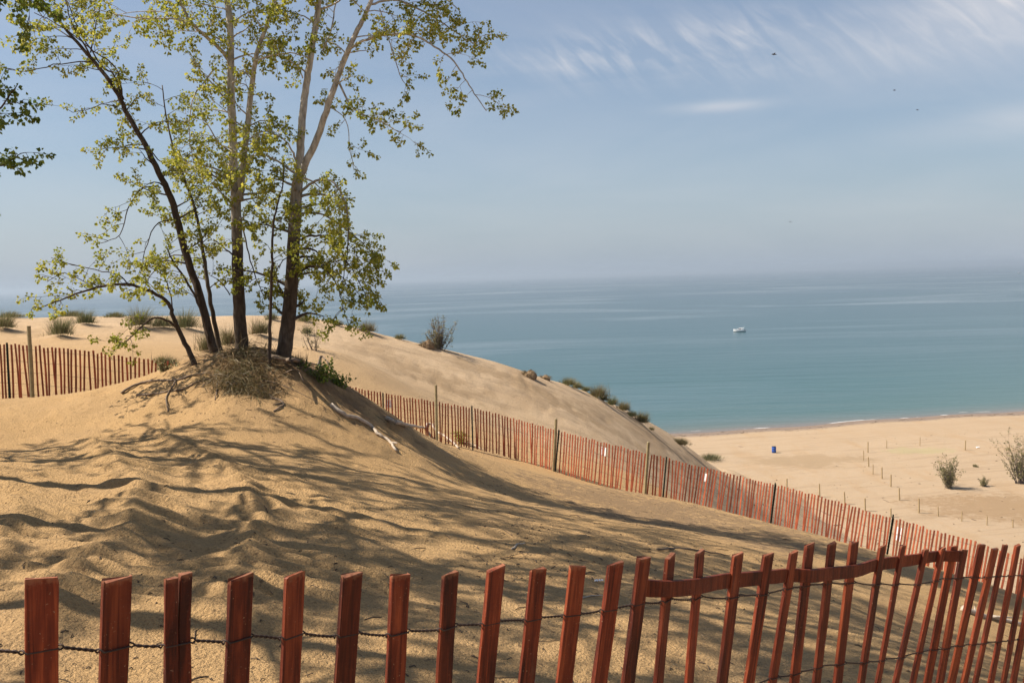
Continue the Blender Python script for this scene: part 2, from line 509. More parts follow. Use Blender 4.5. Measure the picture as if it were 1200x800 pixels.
def mat_water():
    m, nt, b = new_mat('lake_water')
    g = nt.nodes.new('ShaderNodeNewGeometry'); P = g.outputs['Position']
    sx = nt.nodes.new('ShaderNodeSeparateXYZ'); nt.links.new(P, sx.inputs[0])
    off = mth(nt, 'SUBTRACT', sx.outputs['Y'], mth(nt, 'ADD', mth(nt, 'MULTIPLY', sx.outputs['X'], 0.2), 151.0))
    wob = noise(nt, 0.02, 4, 0.55, mapping(nt, P, (0.35, 1.6, 1)))
    o2 = mth(nt, 'MULTIPLY', off, mth(nt, 'ADD', 0.55, mth(nt, 'MULTIPLY', wob.outputs[0], 0.9)))
    lg = mth(nt, 'LOGARITHM', mth(nt, 'MAXIMUM', o2, 1.0), 10.0)
    r = ramp(nt, [(0.0, (0.15, 0.12, 0.09)), (0.17, (0.085, 0.105, 0.082)), (0.32, (0.036, 0.090, 0.080)), (0.48, (0.018, 0.075, 0.075)), (0.66, (0.010, 0.055, 0.066)), (0.85, (0.010, 0.042, 0.060)), (1.0, (0.010, 0.036, 0.058))],
             mth(nt, 'DIVIDE', lg, 3.6))
    # broad drifts where the water is stirred or calm
    slick = noise(nt, 0.006, 5, 0.6, mapping(nt, P, (0.42, 1.0, 1), (0, 0, 0.12)), 1.2)
    sl = ramp(nt, [(0.50, (0, 0, 0)), (0.66, (1, 1, 1))], slick.outputs[0])
    c = mixc(nt, r.outputs[0], (0.05, 0.08, 0.10), mth(nt, 'MULTIPLY', sl.outputs[0], 0.35))
    nt.links.new(c, b.inputs['Base Color'])
    b.inputs['IOR'].default_value = 1.333; b.inputs['Specular IOR Level'].default_value = 0.36
    rg = mth(nt, 'SUBTRACT', 0.20, mth(nt, 'MULTIPLY', sl.outputs[0], 0.10))
    nt.links.new(rg, b.inputs['Roughness'])
    w1 = noise(nt, 0.55, 4, 0.6, mapping(nt, P, (0.45, 1.3, 1), (0, 0, 0.2)))
    w2 = noise(nt, 0.09, 3, 0.5, mapping(nt, P, (0.3, 1.4, 1), (0, 0, 0.25)))
    hsum = mth(nt, 'ADD', mth(nt, 'MULTIPLY', w1.outputs[0], 0.22), mth(nt, 'MULTIPLY', w2.outputs[0], 0.9))
    amp = mth(nt, 'SUBTRACT', 0.70, mth(nt, 'MULTIPLY', sl.outputs[0], 0.42))
    n = nt.nodes.new('ShaderNodeBump'); n.inputs['Distance'].default_value = 0.55
    nt.links.new(amp, n.inputs['Strength']); nt.links.new(hsum, n.inputs['Height']); nt.links.new(n.outputs[0], b.inputs['Normal'])
    return m


def mat_simple(name, col, rough=0.7, var=0.25, scale=8.0, spec=0.3, metal=0.0):
    m, nt, b = new_mat(name)
    tc = nt.nodes.new('ShaderNodeTexCoord')
    n = noise(nt, scale, 4, 0.6, tc.outputs['Object'])
    lo = tuple(c * (1 - var) for c in col); hi = tuple(min(1, c * (1 + var)) for c in col)
    r = ramp(nt, [(0.3, lo), (0.7, hi)], n.outputs[0])
    nt.links.new(r.outputs[0], b.inputs['Base Color'])
    b.inputs['Roughness'].default_value = rough; b.inputs['Specular IOR Level'].default_value = spec; b.inputs['Metallic'].default_value = metal
    bump(nt, b, n.outputs[0], 0.25, 0.02 / max(scale, 1) * 4)
    return m


def mat_stained(name, dark, mid, light, near=True, tip=True):
    m, nt, b = new_mat(name)
    tc = nt.nodes.new('ShaderNodeTexCoord'); oi = nt.nodes.new('ShaderNodeObjectInfo')
    add = nt.nodes.new('ShaderNodeVectorMath'); add.operation = 'ADD'
    sc = nt.nodes.new('ShaderNodeVectorMath'); sc.operation = 'SCALE'; sc.inputs[0].default_value = (3, 5, 11)
    nt.links.new(oi.outputs['Random'], sc.inputs['Scale'])
    nt.links.new(tc.outputs['Object'], add.inputs[0]); nt.links.new(sc.outputs[0], add.inputs[1])
    V = add.outputs[0]
    grain = noise(nt, 30, 4, 0.65, mapping(nt, V, (3.2, 3.2, 0.16)), 0.6)
    blot = noise(nt, 9, 4, 0.6, mapping(nt, V, (1, 1, 0.35)))
    saw = noise(nt, 70, 2, 0.5, mapping(nt, V, (0.35, 0.35, 2.6), (0, 0.35, 0)))
    k = mth(nt, 'ADD', mth(nt, 'MULTIPLY', grain.outputs[0], 0.55), mth(nt, 'MULTIPLY', blot.outputs[0], 0.45))
    k = mth(nt, 'ADD', mth(nt, 'MULTIPLY', mth(nt, 'SUBTRACT', k, 0.5), 1.35), 0.5)
    r = ramp(nt, [(0.36, dark), (0.5, mid), (0.66, light)], k)
    v = mth(nt, 'ADD', 0.62, mth(nt, 'MULTIPLY', oi.outputs['Random'], 0.72))
    vm = nt.nodes.new('ShaderNodeVectorMath'); vm.operation = 'SCALE'
    nt.links.new(r.outputs[0], vm.inputs[0]); nt.links.new(v, vm.inputs['Scale'])
    c = vm.outputs[0]
    if near:
        so = nt.nodes.new('ShaderNodeSeparateXYZ'); nt.links.new(tc.outputs['Object'], so.inputs[0])
        fr0 = noise(nt, 130, 3, 0.6, V)
        tp = mth(nt, 'ADD', so.outputs[2], mth(nt, 'MULTIPLY', mth(nt, 'SUBTRACT', fr0.outputs[0], 0.5), 0.028))
        tpr = N(nt, 'ShaderNodeMapRange'); nt.links.new(tp, tpr.inputs['Value']); tpr.inputs['From Min'].default_value = 0.592; tpr.inputs['From Max'].default_value = 0.603
        c = mixc(nt, c, (0.36, 0.16, 0.085), mth(nt, 'MULTIPLY', tpr.outputs[0], 0.6 if tip else 0.0))
        wn = noise(nt, 16, 5, 0.7, mapping(nt, V, (2.5, 2.5, 0.25))); wr_ = ramp(nt, [(0.60, (0, 0, 0)), (0.72, (1, 1, 1))], wn.outputs[0])
        c = mixc(nt, c, (0.24, 0.12, 0.075), mth(nt, 'MULTIPLY', wr_.outputs[0], 0.28))
        fl = noise(nt, 240, 2, 0.5, V); fr = ramp(nt, [(0.70, (0, 0, 0)), (0.76, (1, 1, 1))], fl.outputs[0])
        c = mixc(nt, c, (0.40, 0.26, 0.16), mth(nt, 'MULTIPLY', fr.outputs[0], 0.6))
    nt.links.new(c, b.inputs['Base Color'])
    b.inputs['Roughness'].default_value = 0.68; b.inputs['Specular IOR Level'].default_value = 0.3
    if near:
        n1 = bump(nt, None, saw.outputs[0], 0.35, 0.002)
        bump(nt, b, grain.outputs[0], 0.5, 0.002, n1)
    return m


def mat_bark(name, z0, z1, low=(0.085, 0.062, 0.045), high=(0.40, 0.34, 0.27)):
    """furrowed dark bark at the foot, darkened further for foliage shade; smooth pale bark higher up"""
    m, nt, b = new_mat(name)
    g = nt.nodes.new('ShaderNodeNewGeometry'); P = g.outputs['Position']
    sx = nt.nodes.new('ShaderNodeSeparateXYZ'); nt.links.new(P, sx.inputs[0])
    mr = N(nt, 'ShaderNodeMapRange'); nt.links.new(sx.outputs['Z'], mr.inputs['Value'])
    mr.inputs['From Min'].default_value = z0; mr.inputs['From Max'].default_value = z1
    n1 = noise(nt, 14, 5, 0.65, mapping(nt, P, (1, 1, 0.3)))
    n2 = noise(nt, 3.2, 4, 0.6, P)
    k = mth(nt, 'ADD', mr.outputs[0], mth(nt, 'MULTIPLY', mth(nt, 'SUBTRACT', n2.outputs[0], 0.5), 0.5), clamp=True)
    c = mixc(nt, low, high, k)  # the low tone also carries the foliage's shade on the lower trunk
    fr = ramp(nt, [(0.34, (0.35, 0.33, 0.31)), (0.6, (1.1, 1.1, 1.1))], n1.outputs[0])
    c = mixc(nt, c, fr.outputs[0], 0.8, 'MULTIPLY')
    nt.links.new(c, b.inputs['Base Color']); b.inputs['Roughness'].default_value = 0.9; b.inputs['Specular IOR Level'].default_value = 0.15
    bump(nt, b, n1.outputs[0], 0.9, 0.03)
    return m


def mat_leaf(name, cols, trans=0.52):
    m, nt, b = new_mat(name)
    g = nt.nodes.new('ShaderNodeNewGeometry')
    r = ramp(nt, [(i / (len(cols) - 1), c) for i, c in enumerate(cols)], g.outputs['Random Per Island'])
    n = noise(nt, 1.2, 2, 0.5, g.outputs['Position'])
    rr = ramp(nt, [(0.3, (0.72, 0.78, 0.7)), (0.7, (1.2, 1.15, 1.1))], n.outputs[0])
    c = mixc(nt, r.outputs[0], rr.outputs[0], 1.0, 'MULTIPLY')
    nt.links.new(c, b.inputs['Base Color']); b.inputs['Roughness'].default_value = 0.55; b.inputs['Specular IOR Level'].default_value = 0.3
    t = nt.nodes.new('ShaderNodeBsdfTranslucent'); nt.links.new(c, t.inputs['Color'])
    mx = nt.nodes.new('ShaderNodeMixShader'); mx.inputs[0].default_value = trans
    nt.links.new(b.outputs[0], mx.inputs[1]); nt.links.new(t.outputs[0], mx.inputs[2])
    nt.links.new(mx.outputs[0], nt.nodes['Material Output'].inputs['Surface'])
    return m


M_SAND = mat_sand()
M_WATER = mat_water()
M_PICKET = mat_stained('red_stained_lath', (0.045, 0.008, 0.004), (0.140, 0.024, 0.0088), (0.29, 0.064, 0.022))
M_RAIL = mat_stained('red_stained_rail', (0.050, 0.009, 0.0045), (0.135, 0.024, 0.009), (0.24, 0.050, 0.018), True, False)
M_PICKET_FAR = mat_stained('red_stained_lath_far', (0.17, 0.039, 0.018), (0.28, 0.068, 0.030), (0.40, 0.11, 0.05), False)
M_WIRE = mat_simple('rusty_fence_wire', (0.060, 0.040, 0.032), 0.6, 0.4, 60, 0.4, 0.5)
M_POST = mat_simple('weathered_wood_post', (0.27, 0.225, 0.125), 0.85, 0.25, 10)
M_STEEL = mat_simple('green_steel_post', (0.012, 0.028, 0.020), 0.5, 0.3, 20, 0.4)
M_PAPER = mat_simple('white_notice', (0.86, 0.86, 0.88), 0.6, 0.08, 10)
M_BEACHPOST = mat_simple('beach_post_wood', (0.34, 0.25, 0.13), 0.85, 0.2, 6)
M_BLUE = mat_simple('blue_plastic', (0.015, 0.07, 0.33), 0.4, 0.12, 4, 0.5)
M_BLACK = mat_simple('dark_plastic', (0.02, 0.02, 0.025), 0.5, 0.1, 4, 0.4)
M_WHITE = mat_simple('white_gelcoat', (0.80, 0.80, 0.80), 0.3, 0.04, 2, 0.5)
M_GLASS = mat_simple('tinted_glass', (0.03, 0.04, 0.05), 0.1, 0.05, 2, 0.6)
M_HULLBOTTOM = mat_simple('dark_antifouling', (0.012, 0.018, 0.03), 0.5, 0.1, 2)
M_LEAF = mat_leaf('young_cottonwood_leaf', [(0.17, 0.21, 0.024), (0.31, 0.33, 0.04), (0.43, 0.42, 0.06), (0.49, 0.46, 0.09)])
M_LEAF2 = mat_leaf('green_cottonwood_leaf', [(0.08, 0.13, 0.02), (0.15, 0.20, 0.03), (0.23, 0.27, 0.045)])
M_SHRUB = mat_leaf('shrub_leaf', [(0.13, 0.13, 0.05), (0.21, 0.19, 0.08), (0.28, 0.22, 0.11)], 0.3)
M_GRASS = mat_leaf('dune_grass', [(0.07, 0.09, 0.035), (0.12, 0.14, 0.055), (0.20, 0.19, 0.09), (0.40, 0.33, 0.19)], 0.35)
M_DRY = mat_leaf('dry_grass', [(0.07, 0.05, 0.028), (0.15, 0.105, 0.052), (0.27, 0.195, 0.10), (0.08, 0.085, 0.03)], 0.3)
M_BARK = mat_bark('cottonwood_bark', EYE + 0.5, EYE + 2.3, (0.085, 0.064, 0.048), (0.52, 0.50, 0.46))
M_BARKD = mat_bark('dark_bark', EYE + 2, EYE + 9, (0.080, 0.058, 0.043), (0.16, 0.13, 0.10))
M_BARKT = mat_bark('thin_stem_bark', EYE + 0, EYE + 8, (0.11, 0.085, 0.062), (0.2, 0.165, 0.125))
M_ROOT = mat_simple('dead_root', (0.17, 0.125, 0.09), 0.9, 0.35, 10)
M_DRIFT = mat_simple('bleached_driftwood', (0.42, 0.35, 0.28), 0.85, 0.3, 14)
M_LITTER = mat_simple('plant_litter', (0.10, 0.07, 0.045), 0.9, 0.4, 10)
M_STEM = mat_simple('shrub_stem', (0.13, 0.10, 0.085), 0.9, 0.3, 10)
M_FOAM = mat_simple('wave_foam', (0.80, 0.80, 0.80), 0.7, 0.1, 3)
M_PEAT = mat_simple('rooty_brown_sand', (0.21, 0.14, 0.08), 0.95, 0.4, 5)
M_BIRD = mat_simple('dark_feathers', (0.05, 0.05, 0.055), 0.8, 0.2, 20)

# ------------------------------------------------------------------ dune grass, placed first so that each tuft stands on its own small heap
# (px, py of its foot, width in px, height in px, minimum distance, label, dry share)
TUFT_SPEC = [
    (4, 390, 34, 22, 31, 'wide dune grass tuft cut by the left frame edge above the lath fence', 0),
    (72, 398, 38, 25, 31, 'rounded dune grass tuft on a small sand heap right of the pale fence post', 0),
    (100, 383, 34, 18, 31, 'dune grass tuft up slope just right of the rounded heaped tuft', 0),
    (165, 388, 44, 24, 31, 'green dune grass tuft behind the bent sapling branches', 0),
    (190, 388, 36, 16, 31, 'low dark dune grass tuft behind the fork of the bent sapling', 0),
    (218, 388, 44, 24, 31, 'tall green dune grass tuft just left of the leaning trunks', 0),
    (12, 373, 46, 8, 35, 'low strip of dune grass on the left skyline crest', 0),
    (85, 369, 40, 8, 35, 'low dune grass on the skyline above the heaped tuft', 0),
    (135, 368, 40, 7, 35, 'thin low dune grass on the skyline above the bent sapling', 0),
    (305, 396, 30, 20, 31, 'dune grass tuft seen between the thick middle trunk and the thin sapling', 1),
    (318, 376, 22, 9, 35, 'short green grass tuft on the skyline by the thin sapling', 0),
    (357, 378, 34, 8, 35, 'short green grass on the skyline right of the forked tree', 0),
    (360, 392, 16, 10, 31, 'small lone green grass tuft on bare sand right of the forked trunk', 0),
    (396, 383, 18, 7, 35, 'small pale grass tuft on the crest under the drooping branch tip', 1),
    (430, 391, 30, 13, 35, 'dune grass tuft on the crest with tall pale stalks', 1),
    (468, 398, 18, 7, 35, 'small dark green grass tuft alone on the crest left of the bare shrub', 0),
    (666, 447, 22, 13, 40, 'dune grass tuft on the crest, highest of the row above the lake', 0),
    (676, 455, 14, 11, 40, 'dark dune grass tuft just below the highest one of the row', 0),
    (686, 458, 12, 9, 40, 'small dune grass tuft second from the crest lumps in the row', 0),
    (701, 470, 24, 20, 40, 'bushiest dune grass tuft of the row with tall tan spikes', 1),
    (717, 477, 14, 14, 40, 'narrow upright dune grass tuft below the bushiest one', 0),
    (730, 484, 18, 14, 40, 'straw coloured dune grass tuft in the lower half of the row', 1),
    (752, 499, 18, 18, 40, 'steep-sided dune grass tuft, lowest full tuft above the shoreline', 1),
    (763, 504, 8, 5, 40, 'tiny grass tuft at the foot of the lowest full tuft', 1),
    (707, 473, 14, 9, 40, 'low dark grass tuft squeezed between the bushiest and the narrow tuft', 0),
    (740, 491, 16, 9, 40, 'low grass tuft just above the steep-sided lowest tuft', 0),
    (797, 522, 24, 11, 50, 'flat brown plant tuft on the crest edge beside the waterline', 2),
    (832, 540, 30, 10, 50, 'flat green mat of plants on the crest edge above the beach', 0),
]
for px, py, w, h, lo, lab, dry in TUFT_SPEC:
    far = 76 if px < 790 else 130
    p = hit(px, py, lo, far)
    if p is None:       # a foot on the skyline: take the crest just below that line of sight
        for dpy in range(1, 16):
            p = hit(px, py + dpy, lo, far)
            if p is not None: break
    if p is None: continue
    s = p[1] / F
    if px > 600: w *= 1.35; h *= .78
    TUFTS.append((p, w * s, h * s, lab, dry))
for p, w, h, lab, dry in TUFTS:
    if w > 0.4: HUMPS.append((p[0], p[1], min(0.28 * h, 0.35), w * 0.42, w * 0.5, 0.0))
LUMPS = [(hit(px, py + 3, 40, 70) if hit(px, py + 3, 40, 70) is not None else hit(px, py + 8, 40, 70), wpx, hpx, lab) for px, py, wpx, hpx, lab in
         [(619, 438, 16, 9, 'brown wind-cut sand lump on the crest, the larger of two'), (638, 441, 11, 5, 'brown wind-cut sand lump on the crest, the smaller of two'),
          (500, 404, 15, 11, 'tan sand hummock with dead grass left against the bare shrub')]]

# ------------------------------------------------------------------ ground sheet
def build_ground():
    a1 = np.radians(np.arange(-38, 38.001, 0.1)); a0 = np.radians(np.concatenate([np.arange(-180, -60, 3.0), np.arange(-60, -38, 0.6)]))
    a2 = np.radians(np.concatenate([np.arange(38.3, 60, 0.6), np.arange(60, 179, 3.0)]))
    A = np.concatenate([a0, a1, a2])
    r = [0.25]
    while r[-1] < 7000:
        x = r[-1]
        k = 0.03 if x < 2 else (0.0058 if x < 32 else (0.0085 if x < 190 else 0.06))
        r.append(x * (1 + k) + (0.05 if x < 2 else 0))
    r = np.array(r)
    X = r[:, None] * np.sin(A)[None]; Y = r[:, None] * np.cos(A)[None]
    Z = height(X, Y)
    nr, na = X.shape
    co = np.stack([X, Y, Z], -1).reshape(-1, 3)
    co = np.vstack([co, [[0, 0, ground_at(0, 0)]]])
    i = np.arange(nr - 1)[:, None] * na; j = np.arange(na)[None]; j2 = (j + 1) % na
    q = np.stack([i + j, i + na + j, i + na + j2, i + j2], -1).reshape(-1, 4)[:, ::-1]
    t = np.stack([np.arange(na), (np.arange(na) + 1) % na, np.full(na, len(co) - 1)], -1)[:, ::-1]
    me = bpy.data.meshes.new('ground')
    nq, ntri = len(q), len(t)
    me.vertices.add(len(co)); me.vertices.foreach_set('co', co.ravel())
    me.loops.add(nq * 4 + ntri * 3); me.loops.foreach_set('vertex_index', np.concatenate([q.ravel(), t.ravel()]))
    me.polygons.add(nq + ntri)
    me.polygons.foreach_set('loop_start', np.concatenate([np.arange(nq) * 4, nq * 4 + np.arange(ntri) * 3]))
    me.polygons.foreach_set('use_smooth', np.ones(nq + ntri, bool))
    me.update(calc_edges=True); me.validate()
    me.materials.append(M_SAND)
    if me.polygons[nq // 2].normal.z < 0:
        me.flip_normals()
    o = bpy.data.objects.new('ground', me); COL.objects.link(o)
    tag(o, 'pale tan dune sand running from the near fence down to the flat beach', None, kind='structure')


build_ground()

b = MB(); b.poly([(-40000, -400, 0), (40000, -400, 0), (40000, 60000, 0), (-40000, 60000, 0)])
tag(b.build('lake', M_WATER), 'calm blue-green lake reaching out to a hazy horizon', None, kind='structure')

# foam along the waterline, in broken dashes
b = MB()
xs = np.arange(18, 130, 0.35)
def waterline(x):
    lo, hi = shore_y(x) - 14, shore_y(x) + 12
    for _ in range(26):
        m = 0.5 * (lo + hi)
        if base_h(np.array([x]), np.array([m]))[0] > 0.0: lo = m
        else: hi = m
    return lo
WL = np.array([waterline(x) for x in xs])
fo = fbm(xs / 6.0, xs * 0 + 3.3, 3)
for k in range(len(xs) - 1):
    for off, thr, wd in ((0.25, 0.02, 0.24), (2.2, 0.22, 0.14)):
        f0 = fo[k] if off < 1 else fo[-k - 1]
        f1 = fo[k + 1] if off < 1 else fo[-k - 2]
        if f0 > thr and f1 > thr:
            w0, w1 = wd * min(1, (f0 - thr) * 4), wd * min(1, (f1 - thr) * 4)
            b.poly([(xs[k], WL[k] + off, 0.012), (xs[k + 1], WL[k + 1] + off, 0.012), (xs[k + 1], WL[k + 1] + off + w1, 0.012), (xs[k], WL[k] + off + w0, 0.012)])
tag(b.build('foam', M_FOAM), 'thin broken white line of wave foam along the waterline', 'foam', kind='stuff')

# ------------------------------------------------------------------ near fence
FX = [-700, -400, -130, 49, 280, 342, 570, 750, 920, 1000, 1190, 1400, 1700]
FZ = [0.95, 1.0, 1.07, 1.13, 1.29, 1.35, 1.62, 1.86, 2.32, 2.6, 3.18, 3.9, 5.0]
# (top x, top y, x at picture row 800) of every lath the photo shows, then those beyond its edges
LATH = [(48.5, 677, 49.3, 0), (137.5, 678, 133.5, 0), (209, 674, 208, 1), (282.5, 675, 276.5, 0), (345, 672, 339, 0), (411.5, 672, 402, 0), (469.5, 673.5, 463, 0), (528.5, 671, 520.5, 0),
        (580.8, 663, 568, 0), (630, 666, 616, 0), (676.5, 663, 660.5, 0), (721, 658, 701, 0), (754, 652, 735, 0), (785, 651, 771.5, 0), (820, 646, 808, 0), (865, 649, 846, 0), (901, 649, 877.5, 0),
        (930.5, 646, 905.5, 0), (948, 637, 931, 0), (974.5, 635, 956, 0), (1001, 634, 982.5, 0), (1034.5, 639, 1010, 0), (1058.5, 639, 1029, 0), (1085, 643, 1050, 0), (1105, 642, 1070, 0),
        (1118, 639, 1086.5, 0), (1130, 643.5, 1101.5, 0), (1151, 638, 1115.5, 0), (1165.5, 642, 1129.5, 0), (1178.5, 638, 1143.5, 0), (1192, 638, 1161.5, 0), (1204, 645, 1175.5, 0),
        (1218, 641, 1186.5, 0), (1236, 644, 1204, 0), (1254, 641, 1220, 0), (1270, 646, 1238, 0), (1288, 645, 1254, 0), (1305, 650, 1270, 0)]
LATH = [(-330, 684, -329, 0), (-230, 680, -231, 0), (-138, 683, -137, 0), (-45, 679, -44, 0)] + LATH
W1 = ([-400, 0, 150, 230, 300, 350, 470, 570, 612, 660, 705, 740, 770, 812, 850, 900, 937, 962, 990, 1025, 1057, 1080, 1100, 1117, 1145, 1170, 1198, 1320],
      [772, 762, 758, 751, 747, 744, 741, 730, 727, 721, 717, 709, 704, 699.5, 700, 696, 687, 684, 681, 684, 684, 685, 681, 677, 676, 675, 673, 672])
fence = thing('lath_fence', (0.26, 1.86, EYE - 1.8), 'nearest red-stained lath fence with a rail woven through the top of its laths', 'fence')
picks = []
for k, (tx, ty, bx, split) in enumerate(LATH):
    Y = float(np.interp(tx, FX, FZ))
    top = bp(tx, ty, Y); low = bp(bx, 800, Y)
    ax = (low - top); seen = np.linalg.norm(ax); ax /= seen
    d = bp(tx + 20, ty, float(np.interp(tx + 20, FX, FZ))) - bp(tx - 20, ty, float(np.interp(tx - 20, FX, FZ)))
    d[2] = 0
    d /= np.linalg.norm(d)
    d = d - ax * np.dot(d, ax); d /= np.linalg.norm(d)
    nrm = np.cross(d, -ax); nrm /= np.linalg.norm(nrm)       # towards the camera side
    yaw = math.radians(rnd.uniform(-9, 9))
    d, nrm = d * math.cos(yaw) + nrm * math.sin(yaw), nrm * math.cos(yaw) - d * math.sin(yaw)
    # second wire sits 0.25 m under the first
    wy = float(np.interp(tx, W1[0], W1[1]))
    t1 = (wy - ty) / (800 - ty) * seen
    picks.append(dict(top=top, ax=ax, d=d, n=nrm, t1=t1, w=rnd.uniform(0.0345, 0.0385), th=rnd.uniform(0.0085, 0.011), split=split))


def lath_rings(p, w, th, c0, L=1.2, seg=16, tilt=None, cut=None):
    """a rough-sawn lath: chamfered rectangle swept along its axis with ragged edges"""
    rings = []
    ph = rnd.uniform(0, 6); bow = rnd.uniform(-0.003, 0.003)
    if tilt is None: tilt = rnd.uniform(-0.16, 0.16)
    for i in range(seg + 1):
        t = L * i / seg
        hw = w / 2; ht = th / 2; ch = 0.0012
        o = p['top'] + p['ax'] * t + p['d'] * (c0 + bow * math.sin(3 * i / seg)) + p['n'] * 0.002 * math.sin(ph + 4 * i / seg)
        ring = []
        for sx, sn in ((-hw, -ht + ch), (-hw, ht - ch), (-hw + ch, ht), (hw - ch, ht), (hw, ht - ch), (hw, -ht + ch), (hw - ch, -ht), (-hw + ch, -ht)):
            e = rnd.gauss(0, 0.00045)
            q = o + p['d'] * (sx + e * (1 if sx > 0 else -1)) + p['n'] * (sn + rnd.gauss(0, 0.0003))
            if i == 0: q = q + p['ax'] * (sx * tilt + rnd.uniform(-0.0022, 0.0022) + (0.004 if abs(sx) > hw * .8 and rnd.random() < .2 else 0))
            ring.append(q)
        rings.append(ring)
    return rings


for p in picks:
    b = MB()
    if p['split']:
        ha = 0.0172
        b.grid(lath_rings(p, ha, p['th'], -0.0103, tilt=-0.02)); ra = b
        b2 = MB(); rr = lath_rings(p, ha, p['th'], 0.0103, tilt=-0.02)
        # the crack closes lower down
        for i, ring in enumerate(rr):
            cl = min(1, i * 1.2 / 16 / 0.075) * 0.0022
            rr[i] = [q - p['d'] * cl for q in ring]
        b2.grid(rr)
        n0 = len(b.v); b.v += b2.v; b.f += [tuple(q + n0 for q in f) for f in b2.f]; b.m += b2.m
    else:
        b.grid(lath_rings(p, p['w'], p['th'], 0))
    # keep each lath's own axes so that the grain runs along it
    org = p['top'] + p['ax'] * 0.6
    o = bpy.data.objects.new('picket', None)
    M = np.stack([p['d'], p['n'], -p['ax']], 1)
    me = bpy.data.meshes.new('picket')
    me.from_pydata([tuple((v - org) @ M) for v in b.v], [], b.f)
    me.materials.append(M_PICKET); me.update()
    bpy.data.objects.remove(o)
    o = bpy.data.objects.new('picket', me); COL.objects.link(o)
    o.parent = fence
    mm = Matrix([[M[r][c] for c in range(3)] for r in range(3)]).to_4x4()
    mm.translation = Vector(org) - fence.location
    o.matrix_local = mm
    if p['split']: o['label'] = 'lath split in two from its top'


def twisted_wire(parent, off, rad=0.00135):
    """two strands twisted between laths, one passing in front of each lath and one behind"""
    A, B = [], []
    flip = 1
    for k, p in enumerate(picks):
        c = p['top'] + p['ax'] * (p['t1'] + off)
        g = p['th'] / 2 + 0.0016; hw = p['w'] / 2 - 0.001
        for e in (-1, -0.5, 0.5, 1):
            gg = g
            A.append(c + p['d'] * hw * e + p['n'] * gg * flip); B.append(c + p['d'] * hw * e - p['n'] * gg * flip)
        if k + 1 < len(picks):
            q = picks[k + 1]; c2 = q['top'] + q['ax'] * (q['t1'] + off)
            s0 = c + p['d'] * p['w'] / 2; s1 = c2 - q['d'] * q['w'] / 2
            L = np.linalg.norm(s1 - s0)
            tw = max(2, int(L / 0.017)) + 0.5
            nn = int(tw * 8)
            ax = (s1 - s0) / (L + 1e-9)
            side = p['n']; upv = np.cross(ax, side)
            sag = rnd.uniform(-0.003, 0.002)
            for i in range(1, nn):
                t = i / nn
                env = 0.0013 + (p['th'] / 2) * (max(0, 1 - t * 7) + max(0, 1 - (1 - t) * 7)) * 0.7
                an = 2 * math.pi * tw * t
                cc = s0 * (1 - t) + s1 * t + np.array([0, 0, sag * 4 * t * (1 - t)])
                o = (side * math.cos(an) + upv * math.sin(an)) * env * flip
                A.append(cc + o); B.append(cc - o)
            flip = -flip
    b = MB(); b.tube(A, rad, 5); b.tube(B, rad, 5)
    b.build('wire', M_WIRE, parent, smooth=True)


for off in (0, 0.245, 0.50, 0.75, 0.98):
    twisted_wire(fence, off)

# the rail: laths laid along the fence, in front of some pickets and behind others
front = {13, 14, 18, 19, 20}            # pickets that stay behind the rail (photo order)
RAILPX = [(x, float(np.interp(x, (757, 850, 930, 1000, 1060, 1122), (690, 682.5, 675, 667, 658.5, 650)))) for x in (757, 778, 812, 850, 893, 930, 945, 972, 1000, 1030, 1057, 1082, 1105, 1122)]
pts = []
for px, py in RAILPX:
    c = bp(px, py, float(np.interp(px, FX, FZ)))
    i = min(range(len(LATH)), key=lambda k: abs(LATH[k][0] + (LATH[k][2] - LATH[k][0]) * (py - LATH[k][1]) / (800 - LATH[k][1]) - px))
    p = picks[i]
    sgn = 1 if (i - 4) in front or (i - 4) == 24 + 1 else -1
    pts.append((c, p['n'] * sgn * (p['th'] / 2 + 0.0050), p['n'], p['ax']))
b = MB(); rings = []
cs = smooth_line([a + o for a, o, _, _ in pts], 4)
ns = smooth_line([n for _, _, n, _ in pts], 4); axs = smooth_line([a for _, _, _, a in pts], 4)
for c, n, a in zip(cs, ns, axs):
    n = n / np.linalg.norm(n); u = np.array([0, 0, 1.0]); u = u - n * np.dot(u, n); u /= np.linalg.norm(u)
    hw, ht = 0.0185, 0.0045
    rings.append([c + u * (x * hw + rnd.gauss(0, .0004)) + n * y * ht for x, y in ((-1, -.8), (-1, .8), (-.94, 1), (.94, 1), (1, .8), (1, -.8), (.94, -1), (-.94, -1))])
b.grid(rings)
rail = b.build('rail', M_RAIL, fence)

